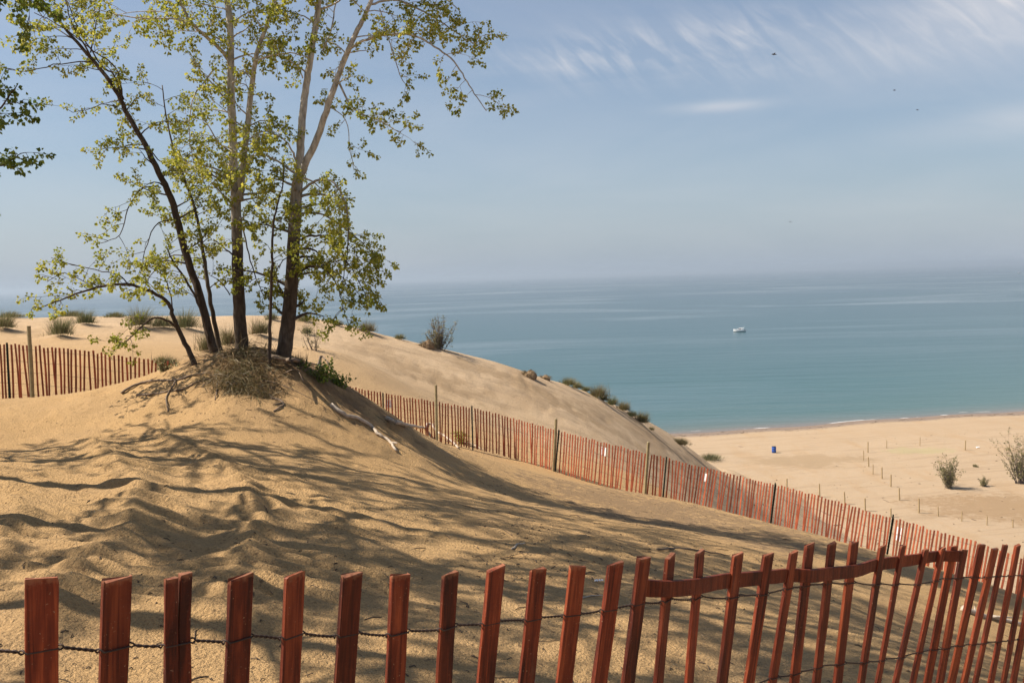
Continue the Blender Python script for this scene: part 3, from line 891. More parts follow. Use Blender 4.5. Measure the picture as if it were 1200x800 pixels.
# ------------------------------------------------------------------ far lath fence, in two runs
def far_fence(name, tops, lean_px, label, posts, pitch, keep):
    """tops: (px, py, distance) along the fence's top edge"""
    T = [bp(*t) for t in tops]
    fine = smooth_line(T, 10)
    ax_px = np.interp(np.linspace(0, len(tops) - 1, len(fine)), range(len(tops)), lean_px)
    cum = np.concatenate([[0], np.cumsum([np.linalg.norm((fine[i + 1] - fine[i])[:2]) for i in range(len(fine) - 1)])])
    F3 = np.array(fine)
    root = thing(name, (F3[:, 0].mean(), F3[:, 1].mean(), ground_at(F3[:, 0].mean(), F3[:, 1].mean())), label, 'fence')
    kinds = []
    for v in range(4):
        mb = MB(); w = 0.040 * (0.93 + 0.04 * v); t = 0.011; rings = []
        for i in range(5):
            z = -1.22 * i / 4; bx = 0.006 * math.sin(v * 2 + i)
            rings.append([(-w / 2 + bx, -t / 2, z), (w / 2 + bx, -t / 2, z), (w / 2 + bx, t / 2, z), (-w / 2 + bx, t / 2, z)])
        rings[0] = [(x, y, z + x * (0.1 - 0.06 * v)) for x, y, z in rings[0]]
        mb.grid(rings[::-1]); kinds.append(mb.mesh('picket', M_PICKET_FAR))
    items = []
    s = 0.0
    while s < cum[-1]:
        top = np.array([np.interp(s, cum, F3[:, k]) for k in range(3)])
        t2 = np.array([np.interp(min(s + .1, cum[-1]), cum, F3[:, k]) for k in range(3)]); t1 = np.array([np.interp(max(s - .1, 0), cum, F3[:, k]) for k in range(3)])
        d = t2 - t1; d[2] = 0; d /= np.linalg.norm(d)
        lean = float(np.interp(s, cum, ax_px)) + rnd.gauss(0, 0.022) + 0.06 * float(pnoise(np.array([s / 1.1 + 9]), np.array([7.1]))[0])
        # lean: sideways shift per unit of drop, in the fence's own plane
        ax = np.array([0, 0, -1.0]) - d * lean; ax /= np.linalg.norm(ax)
        yaw = rnd.gauss(0, 0.12)
        nrm = np.cross(d, -ax); nrm /= np.linalg.norm(nrm)
        dx = np.cross(-ax, nrm) * -1
        dd = d - ax * np.dot(d, ax); dd /= np.linalg.norm(dd)
        d2 = dd * math.cos(yaw) + nrm * math.sin(yaw); n2 = nrm * math.cos(yaw) - dd * math.sin(yaw)
        top = top + np.array([0, 0, rnd.gauss(0, 0.014) + 0.05 * float(pnoise(np.array([s / 1.4]), np.array([3.3]))[0])])
        items.append((top, ax, d2, n2, d, nrm))
        s += pitch * rnd.uniform(0.9, 1.1)
    items.sort(key=lambda q: abs(q[0][0] / q[0][1]) > 0.565)
    vis = [q for q in items]
    order = sorted(range(len(vis)), key=lambda i: (abs(vis[i][0][0] / vis[i][0][1]) > 0.565, vis[i][0][1]))
    partset = set(order[:keep])
    rest = MB()
    for i, (top, ax, d, n, _, _) in enumerate(vis):
        M = Matrix([[d[r], n[r], -ax[r]] for r in range(3)]).to_4x4()
        if i in partset:
            o = bpy.data.objects.new('picket', kinds[i % 4]); COL.objects.link(o); o.parent = root
            M.translation = Vector(top) - root.location; o.matrix_local = M
        else:
            b0 = len(rest.v)
            for v in kinds[i % 4].vertices:
                rest.v.append(np.array(M.to_3x3() @ v.co) + top)
            for f in kinds[i % 4].polygons:
                rest.f.append(tuple(b0 + q for q in f.vertices)); rest.m.append(0)
    if rest.v:
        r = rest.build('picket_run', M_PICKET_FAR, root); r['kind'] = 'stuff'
    it = sorted(items, key=lambda q: q[0][0])
    for off in (0.10, 0.36, 0.61, 0.86, 1.1):
        mb = MB(); mb.tube([q[0] + q[1] * off + q[5] * 0.008 * (1 if k % 2 else -1) for k, q in enumerate(it)], 0.003, 4)
        mb.build('wire', M_WIRE, root)
    # posts: (px, kind, metres above the laths)
    for px, kind, up, side in posts:
        k = min(range(len(it)), key=lambda i: abs(((it[i][0] - CAM) @ RT) / ((it[i][0] - CAM) @ Fw) * F + 600 - px))
        top, ax, d, n, _, nn = it[k]
        mb = MB()
        if kind == 'wood':
            c = top - nn * 0.055 * side
            a = c - ax * up
            e = top + ax * 1.75 - nn * 0.055 * side
            mb.tube([a, a + ax * 0.01, a * .5 + e * .5, e], [0.036, 0.041, 0.042, 0.043], 10)
            mb.build('wooden_post', M_POST, root)
        else:
            c = top + nn * 0.022
            rings = []
            for t in (-up, 1.7):
                o = c + ax * t
                rings.append([o + d * x + nn * y for x, y in ((-.02, 0), (-.004, .0), (-.004, .028), (.004, .028), (.004, 0), (.02, 0), (.02, -.004), (-.02, -.004))])
            mb.grid(rings)
            for t in np.arange(0.05, 1.2, 0.08):      # the studs of a steel post
                o = c + ax * t + nn * 0.028
                mb.grid([[o + d * x + ax * z + nn * y for x, z in ((-.005, -.012), (.005, -.012), (.005, .012), (-.005, .012))] for y in (0, 0.006)])
            mb.build('steel_post', M_STEEL, root)
    return root, it


def notice_on(it, px, pyoff, w, h, label):
    k = min(range(len(it)), key=lambda i: abs(((it[i][0] - CAM) @ RT) / ((it[i][0] - CAM) @ Fw) * F + 600 - px))
    top, ax, d, n, dd, nn = it[k]
    c = top + ax * pyoff - nn * 0.035 * 0
    side = nn * -0.008
    mb = MB(); rings = []
    for y in (0, -0.004):
        rings.append([c + side + nn * y + d * sx * w / 2 + ax * sz * h / 2 for sx, sz in ((-1, -1), (1, -1), (1, 1), (-1, 1))])
    mb.grid(rings)
    org = c
    tag(mb.build('notice', M_PAPER, org=tuple(org)), label, 'notice', 'white notices on the far fence')


L_T = [(-260, 386, 20.6), (-120, 396, 20.2), (0, 403, 20), (60, 406.5, 20), (110, 412, 20.1), (150, 417, 20.2), (195, 424, 20.5), (250, 434, 21.5)]
f_left, it_l = far_fence('lath_fence', L_T, [0.02] * len(L_T), 'red lath fence run left of the trees ending behind the root mound', [(35, 'wood', 0.42, -1), (9, 'steel', 0.03, 1)], 0.086, 70)
R_T = [(380, 449, 27), (400, 452, 27), (450, 461, 27), (500, 469, 27), (552, 478, 27), (600, 490, 27), (654, 504, 26.2), (700, 516, 25.5), (757, 531, 24.9), (800, 541, 24.5), (850, 553, 23.9), (880, 561, 23.5),
       (940, 576, 22.3), (1000, 593, 21.3), (1047, 607, 20.5), (1100, 622, 19.5), (1150, 637, 18.8), (1200, 655, 18), (1260, 676, 17.4), (1340, 706, 16.6)]
f_right, it_r = far_fence('lath_fence', R_T, [0.0, 0, 0, 0, 0.01, .04, .08, .09, .11, .12, .13, .13, .14, .15, .15, .15, .15, .15, .15, .15],
                          'long red lath fence run descending the slope from the mound to the right edge',
                          [(513, 'wood', 0.48, -1), (651, 'wood', 0.36, -1), (758, 'wood', 0.34, -1), (450, 'steel', 0.02, 1), (552, 'steel', 0.06, 1), (655, 'steel', 0.02, 1), (783, 'steel', 0.03, 1), (908, 'steel', 0.06, 1), (1049, 'steel', 0.09, 1)],
                          0.088, 100)
notice_on(it_r, 455, 0.30, 0.20, 0.24, 'small greyish notice on the far fence nearest the root mound')
notice_on(it_r, 707, 0.26, 0.17, 0.24, 'white notice on the far fence between two wooden posts')
notice_on(it_r, 826, 0.28, 0.17, 0.22, 'white notice low on the far fence below the beach barrel')
notice_on(it_r, 1054, 0.36, 0.15, 0.32, 'narrow white notice beside the dark steel post farthest down the fence')

# ------------------------------------------------------------------ beach
POSTS = [(922, 560, 574, 'beach post farthest left, just above the fence top'), (960.5, 566, 582, 'beach post second from left in the front row above the fence'), (990, 575.5, 591, 'beach post third from left in the front row above the fence'),
         (1014, 583, 599, 'beach post fourth from left in the front row above the fence'), (1044, 595, 606, 'short beach post close above the narrow white notice'),
         (1017, 517, 530, 'beach post at the upper left corner of the far plot'), (1039, 515, 525, 'thin beach post left of the grassy patch'), (1078, 512, 522, 'thin beach post rising behind the grassy patch'),
         (1131, 515.5, 527.5, 'beach post right of the grassy patch and left of the white scrap'), (1012, 527, 539.5, 'faint beach post second down the middle row'), (1018, 535, 547, 'beach post third down the middle row'),
         (1023, 544, 556, 'thin beach post fourth down the middle row'), (1033.6, 547, 561, 'beach post fifth down the middle row'), (1044, 555, 570, 'tall beach post sixth down the middle row'),
         (1054, 571, 586, 'beach post seventh down the middle row beside a dark patch'), (1077, 583, 601, 'darkest and tallest beach post, lowest of the middle row'),
         (1099.5, 593, 605, 'faint beach post right of the darkest one'), (1127, 599, 611, 'faint beach post on the brown patch below the middle shrub'), (1156.5, 604, 615, 'faint beach post on the brown patch below the small plant'),
         (1187, 608, 618, 'faint beach post farthest right on the brown patch'), (1183, 520, 528, 'short beach post left of the right edge shrub')]
for px, py0, py1, lab in POSTS:
    p = hit(px, py1, 60)
    if p is None: continue
    h = (py1 - py0) / F * p[1] * 1.0
    top_p = bp(px + 0.1, py0, p[1])
    mb = MB(); w = 0.055 if 'faint' in lab or 'thin' in lab else 0.085
    lean = rnd.uniform(-0.04, 0.04)
    z0 = p[2]
    tx = p[0] + lean * h
    mb.tube([(p[0], p[1], z0 - 0.3), (p[0], p[1], z0 + .1), (tx, p[1], z0 + h - 0.03), (tx, p[1], z0 + h)], [w, w, w * .92, w * .7], 8)
    tag(mb.build('wooden_post', M_BEACHPOST, org=(p[0], p[1], z0)), lab, 'post', 'thin wooden posts standing on the beach')

p = hit(907, 530.5, 60)
bar = thing('barrel', p, 'bright blue barrel standing alone on the empty beach', 'barrel')
mb = MB(); prof = [(0.0, 0.0), (0.26, 0.0), (0.28, 0.03), (0.285, 0.27), (0.305, 0.29), (0.305, 0.32), (0.285, 0.34), (0.285, 0.60), (0.305, 0.62), (0.305, 0.65), (0.285, 0.67), (0.28, 0.86), (0.27, 0.88)]
mb.grid([[(p[0] + r * 1.1 * math.cos(a), p[1] + r * 1.1 * math.sin(a), p[2] + z * 1.06 - 0.03) for a in np.linspace(0, 2 * math.pi, 20, endpoint=False)] for r, z in prof[1:]])
mb.build('body', M_BLUE, bar, smooth=True)
mb = MB(); mb.grid([[(p[0] + r * math.cos(a), p[1] + r * math.sin(a), p[2] + z) for a in np.linspace(0, 2 * math.pi, 20, endpoint=False)] for r, z in ((0.305, 0.90), (0.32, 0.91), (0.32, 0.94), (0.27, 0.95))])
mb.build('rim', M_BLACK, bar)

def scrap(px, py, lo, w, h, lab):
    p = hit(px, py, lo); mb = MB(); n = 7
    up = [[p + np.array([w * (i / n - .5), 0.35 * w * (j - .5) * 1.0, 0.02 + h * abs(math.sin(i * 1.7 + j))]) for i in range(n + 1)] for j in (0, 0.5, 1)]
    dn = [[q - np.array([0, 0, 0.006]) for q in r] for r in up]
    mb.grid(up, close=False, cap=False); mb.grid(dn[::-1], close=False, cap=False)
    tag(mb.build('litter_scrap', M_PAPER, org=tuple(p)), lab, 'litter')
scrap(702, 681, 3, 0.07, 0.010, 'pale crumpled scrap on the sand behind the near fence')
scrap(1146, 525, 60, 0.5, 0.25, 'small white scrap on the beach right of the grassy patch')

# ------------------------------------------------------------------ boats and birds
def cruiser(c, L, rot, name_label, detail=True):
    root = thing('motor_boat', c, name_label, 'boat')
    ca, sa = math.cos(rot), math.sin(rot)
    def W(x, y, z): return np.array([c[0] + (x * ca - y * sa) * L, c[1] + (x * sa + y * ca) * L, c[2] + z * L])
    # hull: stations from stern (+x) to bow (-x)
    def hull(zlo, zhi, grow):
        rings = []
        for x, hb, sheer in ((0.46, .15, .13), (0.2, .165, .135), (-.05, .16, .15), (-.25, .125, .17), (-.40, .065, .195), (-.50, .006, .215)):
            lo = zlo; hi = sheer if zhi is None else zhi
            hb0 = hb * (0.8 if zhi is None else 0.74); hb1 = hb * (1 if zhi is None else .8)
            rings.append([W(x + (0 if x > -.3 else .05 * (1 if zhi is not None else 0)), -hb0, lo), W(x, -hb1, hi), W(x, hb1, hi), W(x + (0 if x > -.3 else .05 * (1 if zhi is not None else 0)), hb0, lo)])
        mb = MB(); mb.grid(rings); return mb
    hull(0.035, None, 1).build('hull', M_WHITE, root)
    hull(-0.05, 0.037, 1).build('hull_bottom', M_HULLBOTTOM, root)
    mb = MB(); mb.grid([[W(-.28, -.06, .16), W(-.28, .06, .16), W(.18, .12, .13), W(.18, -.12, .13)], [W(-.14, -.06, .235), W(-.14, .06, .235), W(.16, .11, .26), W(.16, -.11, .26)]]); mb.build('cabin', M_WHITE, root)
    mb = MB(); mb.grid([[W(-.15, -.085, .20), W(-.15, .085, .20), W(.12, .122, .20), W(.12, -.122, .20)], [W(-.105, -.08, .243), W(-.105, .08, .243), W(.11, .118, .245), W(.11, -.118, .245)]]); mb.build('window_band', M_GLASS, root)
    mb = MB(); mb.grid([[W(-.08, -.1, .262), W(-.08, .1, .262), W(.30, .11, .255), W(.30, -.11, .255)], [W(-.04, -.095, .30), W(-.04, .095, .30), W(.29, .105, .285), W(.29, -.105, .285)]]); mb.build('flybridge', M_WHITE, root)
    mb = MB()
    for y in (-.1, .1):
        mb.tube([W(.27, y, .13), W(.28, y, .27), W(.33, y, .37)], 0.008 * L, 6)
    mb.tube([W(.33, -.1, .37), W(.33, .1, .37)], 0.012 * L, 6)
    mb.build('radar_arch', M_WHITE, root)
    mb = MB(); mb.grid([[W(.30, -.12, .125), W(.30, .12, .125), W(.44, .12, .125), W(.44, -.12, .125)], [W(.30, -.12, .155), W(.30, .12, .155), W(.44, .12, .15), W(.44, -.12, .15)]]); mb.build('seat', M_BLACK, root)
    return root
d = ray(867, 388.5); t = -EYE / d[2]; c = CAM + d * t
cruiser((c[0], c[1], 0), 15.0 * c[1] / F * 1.0, -0.25, 'white cabin cruiser lying still on the open lake')
d = ray(1194, 320.5); t = -EYE / d[2]; c = CAM + d * t
cruiser((c[0], c[1], 0), 9.0, 0.3, 'tiny white boat near the horizon at the far right')
for px, py, Y, sp, lab in [(907, 64, 60, 0.30, 'small dark bird flying in the clouds, highest of the four'), (1048, 106, 100, 0.24, 'distant dark bird speck, upper of the two at right'), (1075, 129, 110, 0.24, 'distant dark bird speck, lower of the two at right'),
                           (926, 260, 140, 0.24, 'distant dark bird speck low over the lake')]:
    c = bp(px, py, Y); root = thing('bird', c, lab, 'bird', 'dark birds in the sky')
    mb = MB(); mb.tube([c + np.array([-.16, 0, 0]), c + np.array([-.1, 0, .02]), c, c + np.array([.1, 0, 0]), c + np.array([.19, .02, -.01])], [.01, .035, .045, .03, .008], 8)
    for s in (-1, 1):
        up = [[c + np.array([-.05 + .02 * k, s * sp * k / 4, .05 * k - .012 * k * k]), c + np.array([.06 + .0 * k - .01 * k, s * sp * k / 4, .05 * k - .012 * k * k])] for k in range(5)]
        mb.grid([[a, b_, b_ + np.array([0, 0, .012]), a + np.array([0, 0, .012])] for a, b_ in up])
    mb.build('body', M_BIRD, root)

# ------------------------------------------------------------------ plants
def blade(mb, root, dirv, L, w, droop, seg=3, mi=0):
    d = np.asarray(dirv, float); d /= np.linalg.norm(d)
    side = np.cross(d, [0, 0, 1.0]); nn = np.linalg.norm(side)
    side = side / nn if nn > 1e-3 else np.array([1.0, 0, 0])
    an = rnd.uniform(0, math.pi)
    side = side * math.cos(an) + np.cross(d, side) * math.sin(an)
    p = np.asarray(root, float); b0 = len(mb.v)
    for i in range(seg):
        ww = w * (1 - i / seg) + 1e-4
        mb.v += [p - side * ww / 2, p + side * ww / 2]
        p = p + d * L / seg; d = d + np.array([0, 0, -droop / seg]); d /= np.linalg.norm(d)
    mb.v.append(p)
    for i in range(seg - 1):
        mb.f.append((b0 + 2 * i, b0 + 2 * i + 1, b0 + 2 * i + 3, b0 + 2 * i + 2)); mb.m.append(mi)
    mb.f.append((b0 + 2 * seg - 2, b0 + 2 * seg - 1, b0 + 2 * seg)); mb.m.append(mi)


def tuft(p, w, h, label, dry):
    mb = MB()
    w = max(w, 0.25); h = max(h, 0.2)
    n = int(min(1000, 180 + 460 * w)); h *= 0.9
    for _ in range(n):
        a = rnd.uniform(0, 2 * math.pi); r = min(abs(rnd.gauss(0, 0.22)), .48) * w * (1 + .35 * math.sin(3 * a + w * 9))
        x, y = p[0] + r * math.cos(a), p[1] + r * math.sin(a) * 0.8
        z = p[2] - 0.04 + min(0.28 * h, 0.35) * math.exp(-(r / (w * 0.45)) ** 2) * 0.5
        tall = h * rnd.uniform(0.35, 1.1) * max(.25, 1.0 - 0.75 * (r / (w * .5)) ** 2)
        lean = rnd.uniform(0.1, 0.65)
        L = tall * 1.25
        mi = 1 if rnd.random() < (0.18, 0.6, 0.92)[dry] else 0
        blade(mb, (x, y, z), (math.cos(a) * lean + .12, math.sin(a) * lean, 1), L, max(0.012, 0.00032 * p[1] * 1.0), rnd.uniform(0.3, 1.3), 3, mi)
    if dry == 1:
        for _ in range(9):
            x = p[0] + rnd.gauss(0, w * .22); y = p[1] + rnd.gauss(0, w * .1)
            blade(mb, (x, y, p[2]), (rnd.gauss(0.1, .15), rnd.gauss(0, .1), 1), h * rnd.uniform(1.2, 1.7), 0.022, 0.15, 3, 1)
    tag(mb.build('grass_tuft', [M_GRASS, M_DRY], org=tuple(p)), label, 'grass tuft', 'dune grass tufts')


for p, w, h, lab, dry in TUFTS:
    p = np.array([p[0], p[1], ground_at(p[0], p[1])])
    tuft(p, w, h, lab, dry)
for p, wpx, hpx, lab in LUMPS:
    s = p[1] / F; w, h = wpx * s * 1.15, hpx * s * .85
    mb = MB(); rings = []
    for i in range(9):
        t = i / 8; ring = []
        for j in range(22):
            a = 2 * math.pi * j / 22
            r = (1 - t ** 2.6) ** .8 * (1 + 0.25 * float(pnoise(np.array([math.cos(a) * 1.3 + 5 * wpx]), np.array([math.sin(a) * 1.3 + t]))[0]))
            ring.append((p[0] + w * .5 * r * math.cos(a) + .16 * w * t, p[1] + w * .45 * r * math.sin(a), p[2] - .15 + (h + .15) * t + 0.03 * rnd.gauss(0, 1)))
        rings.append(ring)
    mb.grid(rings)
    root = thing('sand_hummock', p, lab, 'hummock', 'bare sand hummocks on the dune crest')
    mb.build('base', M_PEAT, root, smooth=True)
    g = MB()
    for _ in range(int(160 + 220 * w)):
        a = rnd.uniform(0, 6.28); r = math.sqrt(rnd.random()) * w * .4
        hh = h * (1 - (r / (w * .5)) ** 1.6) * .85
        blade(g, (p[0] + r * math.cos(a), p[1] + r * .9 * math.sin(a), p[2] + hh - .05), (math.cos(a) * .7, math.sin(a) * .7, rnd.uniform(-.2, .8)), rnd.uniform(.12, .4), .02, 1.2, 3, 0)
    g.build('dead_grass', M_DRY, root)


def leaf(mb, p, out, size):
    """one small folded leaf on its stalk, hanging a little"""
    d = np.asarray(out, float); d /= (np.linalg.norm(d) + 1e-9)
    side = np.cross(d, [rnd.gauss(0, 1), rnd.gauss(0, 1), rnd.gauss(0, 1)]); side /= (np.linalg.norm(side) + 1e-9)
    n = np.cross(side, d)
    a = p; t = p + d * size; m = p + d * size * 0.38
    w = size * 0.46; fold = n * size * 0.16
    b0 = len(mb.v)
    mb.v += [a, m + side * w + fold, t, m - side * w + fold]
    mb.f += [(b0, b0 + 1, b0 + 2), (b0, b0 + 2, b0 + 3)]; mb.m += [0, 0]


def cluster(mb, p, dirv, size, n):
    for _ in range(n):
        o = np.array([rnd.gauss(0, 1), rnd.gauss(0, 1), rnd.gauss(-0.25, 1)]) + np.asarray(dirv) * 0.7
        o /= (np.linalg.norm(o) + 1e-9)
        leaf(mb, p + o * rnd.uniform(0.015, 0.06) * size / 0.055, o + np.array([0, 0, -.35]), size * rnd.uniform(0.65, 1.25))


class Tree:
    def __init__(s, name, loc, label, group, bark, leafm, size=0.050):
        s.root = thing(name, loc, label, 'tree', group)
        s.tr = MB(); s.br = MB(); s.lf = MB(); s.bark = bark; s.leafm = leafm; s.size = size

    def twig(s, p, d, L, r, droop, dens, leaves=True):
        pts = [p]; q = p; dd = d / np.linalg.norm(d)
        k = 4
        for i in range(k):
            q = q + dd * L / k; pts.append(q)
            dd = dd + np.array([rnd.gauss(0, .16), rnd.gauss(0, .16), rnd.gauss(0, .16) - droop / k]); dd /= np.linalg.norm(dd)
        s.br.tube(pts, [r * (1 - .75 * i / k) for i in range(k + 1)], 4, False)
        if leaves:
            m = max(2, int(L / 0.06 * dens))
            for i in range(m):
                t = (0.2 + 0.8 * (i + rnd.random()) / m) * k
                j = min(k - 1, int(t)); pp = pts[j] + (pts[j + 1] - pts[j]) * (t - j)
                cluster(s.lf, pp, dd, s.size, rnd.randint(4, 8))
            cluster(s.lf, pts[-1], dd, s.size, rnd.randint(5, 9))
        return pts

    def bough(s, p, d, L, r, droop, dens):
        """a side branch with twigs"""
        pts = [p]; q = p; dd = d / np.linalg.norm(d); k = 6
        for i in range(k):
            q = q + dd * L / k; pts.append(q)
            dd = dd + np.array([rnd.gauss(0, .17), rnd.gauss(0, .17), rnd.gauss(0, .13) - droop / k]); dd /= np.linalg.norm(dd)
        s.br.tube(pts, [max(.0025, r * (1 - .8 * i / k)) for i in range(k + 1)], 5, False)
        s.dress(pts, dens, 0.25, L * 0.42)

    def dress(s, pts, dens, start, tl):
        """twigs along a branch"""
        pts = [np.asarray(x) for x in pts]
        L = sum(np.linalg.norm(pts[i + 1] - pts[i]) for i in range(len(pts) - 1))
        m = max(2, int(L / 0.14 * dens))
        for i in range(m):
            t = (start + (1 - start) * (i + rnd.random()) / m) * (len(pts) - 1)
            j = min(len(pts) - 2, int(t)); pp = pts[j] + (pts[j + 1] - pts[j]) * (t - j)
            tg = pts[j + 1] - pts[j]; tg = tg / (np.linalg.norm(tg) + 1e-9)
            o = np.cross(tg, [rnd.gauss(0, 1), rnd.gauss(0, 1), rnd.gauss(0, 1)]); o /= (np.linalg.norm(o) + 1e-9)
            s.twig(pp, tg * rnd.uniform(.3, .9) + o * .9 + np.array([0, 0, .1]), max(.12, tl * rnd.uniform(.5, 1.2)), 0.0045, rnd.uniform(-.2, .9), dens)
        e = pts[-1] - pts[-2]
        s.twig(pts[-1], e, max(.15, tl * .8), 0.004, .2, dens)

    def limb(s, pts, r0, r1, n=8, seg=5, main=True, jit=0.006, boughs=None):
        """boughs = (count, start, min length, max length, droop, density)"""
        P = smooth_line(pts, seg, jit); k = len(P)
        rad = [r0 + (r1 - r0) * (i / (k - 1)) ** 0.9 for i in range(k)]
        (s.tr if main else s.br).tube(P, rad, n)
        if boughs:
            c, st, l0, l1, droop, dens = boughs
            for i in range(c):
                t = (st + (1 - st) * (i + rnd.random()) / c) * (k - 1)
                j = min(k - 2, int(t)); pp = P[j] + (P[j + 1] - P[j]) * (t - j)
                tg = P[j + 1] - P[j]; tg = tg / np.linalg.norm(tg)
                a = rnd.uniform(0, 2 * math.pi)
                o = np.array([math.cos(a) * 1.15, math.sin(a) * .8, rnd.uniform(-.15, .45)])
                o = o - tg * np.dot(o, tg) * .7; o /= np.linalg.norm(o)
                s.bough(pp, o + tg * .45, rnd.uniform(l0, l1), max(.006, rad[j] * .3), droop * rnd.uniform(.3, 1.4), dens)
        return P

    def done(s):
        s.tr.build('trunk', s.bark, s.root, smooth=True)
        if s.br.v: s.br.build('branches', s.bark, s.root, smooth=True)
        s.lf.build('crown', s.leafm, s.root)


def PX(pts, Y, dY=None):
    out = []
    for i, q in enumerate(pts):
        y = Y + (dY[i] if dY else 0)
        out.append(bp(q[0], q[1], y))
    return out


TG = 'young cottonwoods growing out of the root mound'
# A: the long leaning trunk
YA = 16.6
g0 = bp(249, 410, YA)
A = Tree('cottonwood_tree', g0, 'long thin dark trunk leaning far left from the mound to the top left corner', TG, M_BARKD, M_LEAF)
PA = [(252, 420), (247, 398), (235, 350), (220, 305), (203, 240), (190, 210), (170, 170), (150, 135), (135, 105), (105, 66), (80, 38), (45, -5)]
A.limb(PX(PA, YA, [0, 0, 0, .05, .1, .1, .15, .2, .2, .25, .3, .3]), 0.085, 0.022, 10, 5, boughs=(23, .24, .4, .85, .5, 1.0))
A.limb(PX([(145, 117), (133, 88), (120, 78), (95, 40), (78, 0)], YA + .3), .020, .010, 6, 4, False, boughs=(6, .3, .3, .6, .3, 1))
A.limb(PX([(143, 112), (138, 85), (128, 72), (110, 60), (95, 48), (70, 30), (40, 15)], YA + .2, [0, -.1, -.2, -.3, -.4, -.5, -.6]), .016, .007, 5, 4, False, boughs=(6, .4, .3, .6, .3, 1))
A.limb(PX([(106, 65), (90, 38), (80, 15), (76, -15)], YA + .2), .018, .008, 6, 4, False, boughs=(4, .2, .3, .6, .2, 1))
A.limb(PX([(106, 62), (110, 40), (116, 12), (120, -15)], YA + .2, [0, .1, .2, .3]), .014, .008, 5, 4, False, boughs=(4, .2, .25, .5, .2, 1))
A.limb(PX([(106, 73), (88, 73), (55, 78), (30, 84), (4, 80)], YA + .25, [0, -.1, -.3, -.5, -.6]), .013, .006, 5, 4, False, boughs=(5, .3, .25, .5, .4, .9))
A.limb(PX([(85, 45), (60, 30), (48, 18), (40, 5)], YA + .2, [0, .2, .3, .4]), .012, .006, 5, 4, False, boughs=(3, .3, .25, .5, .2, 1))
A.limb(PX([(138, 125), (120, 122), (105, 128), (85, 132)], YA, [0, -.2, -.3, -.4]), .010, .005, 5, 4, False, boughs=(2, .4, .2, .4, .3, 1))
A.limb(PX([(186, 218), (165, 222), (150, 245), (140, 275), (118, 285)], YA, [0, -.2, -.4, -.5, -.5]), .016, .006, 5, 4, False, boughs=(5, .3, .3, .6, 1.0, .8))
A.limb(PX([(203, 258), (185, 262), (172, 285), (165, 318)], YA, [0, -.3, -.5, -.6]), .013, .006, 5, 4, False, boughs=(4, .3, .3, .5, 1.0, .8))
A.limb(PX([(218, 300), (200, 300), (180, 318), (165, 345)], YA, [0, .3, .5, .6]), .013, .006, 5, 4, False, boughs=(4, .3, .3, .5, .6, .8))
A.limb(PX([(172, 172), (200, 195), (235, 170)], YA, [0, .2, .4]), .013, .006, 5, 4, False, boughs=(3, .3, .3, .6, .2, .9))
A.limb(PX([(246, 402), (238, 370), (225, 340), (205, 310), (195, 290)], YA - .2), .030, .012, 6, 4, True, boughs=(6, .4, .4, .8, .5, .8))
A.done()
# B: thin companion stem
YB = 16.9
B = Tree('cottonwood_tree', bp(258, 408, YB), 'slim grey stem between the leaning trunk and the thick middle trunk', TG, M_BARKT, M_LEAF)
B.limb(PX([(259, 418), (253, 385), (244, 335), (237, 290), (231, 255), (222, 225), (205, 180), (196, 140), (190, 100)], YB, [0, 0, 0, .1, .1, .2, .3, .4, .4]), .050, .010, 8, 5, boughs=(26, .22, .4, .9, .5, .95))
B.done()
# C: bent sapling
YC = 16.1
C_ = Tree('cottonwood_tree', bp(227, 422, YC), 'small bent sapling arching low to the left over the dune grass', TG, M_BARKD, M_LEAF, 0.048)
C_.limb(PX([(229, 430), (222, 413), (212, 392), (203, 372), (197, 355), (178, 342), (148, 333), (118, 336), (95, 342), (70, 352), (45, 362)], YC, [0, 0, 0, -.1, -.1, -.2, -.4, -.6, -.7, -.8, -.9]), .052, .008, 8, 4, boughs=(14, .45, .3, .75, .3, .8))
C_.limb(PX([(207, 384), (195, 375), (180, 373), (165, 384), (150, 398), (138, 405)], YC, [0, -.1, -.2, -.3, -.4, -.5]), .026, .008, 6, 4, False, boughs=(7, .4, .25, .5, .4, .8))
C_.limb(PX([(150, 334), (140, 322), (120, 318), (85, 310), (60, 302)], YC - .4), .012, .006, 5, 4, False, boughs=(5, .3, .25, .5, .2, .8))
C_.limb(PX([(203, 370), (200, 345), (190, 322), (170, 310)], YC, [0, .1, .2, .3]), .014, .006, 5, 4, False, boughs=(5, .3, .3, .5, .2, .7))
C_.limb(PX([(118, 336), (100, 330), (75, 320), (55, 330)], YC - .6), .010, .005, 5, 4, False, boughs=(4, .3, .25, .45, .5, .8))
C_.done()
# D: thick middle tree with a second stem
YD = 16.5
D = Tree('cottonwood_tree', bp(283, 412, YD), 'thickest straight trunk in the middle of the clump with a second stem parting upward', TG, M_BARK, M_LEAF)
D.limb(PX([(285, 422), (283, 398), (280, 350), (278, 300), (277, 250), (275, 215), (273, 165), (271, 100), (270, 40), (266, -10), (262, -90), (258, -170), (256, -270), (252, -360)], YD), .128, .020, 14, 5, boughs=(44, .27, .5, 1.15, .5, 1))
D.limb(PX([(281, 235), (284, 200), (290, 150), (295, 100), (301, 65), (312, 30), (324, -8), (338, -80)], YD, [-.1, -.15, -.2, -.2, -.3, -.3, -.3, -.3]), .070, .022, 10, 5, boughs=(22, .1, .4, 1.0, .5, 1))
D.limb(PX([(270, 72), (255, 55), (235, 38), (220, 20), (207, -8), (195, -50)], YD, [0, -.1, -.2, -.3, -.3, -.3]), .040, .015, 8, 5, boughs=(7, .2, .4, .8, .4, 1))
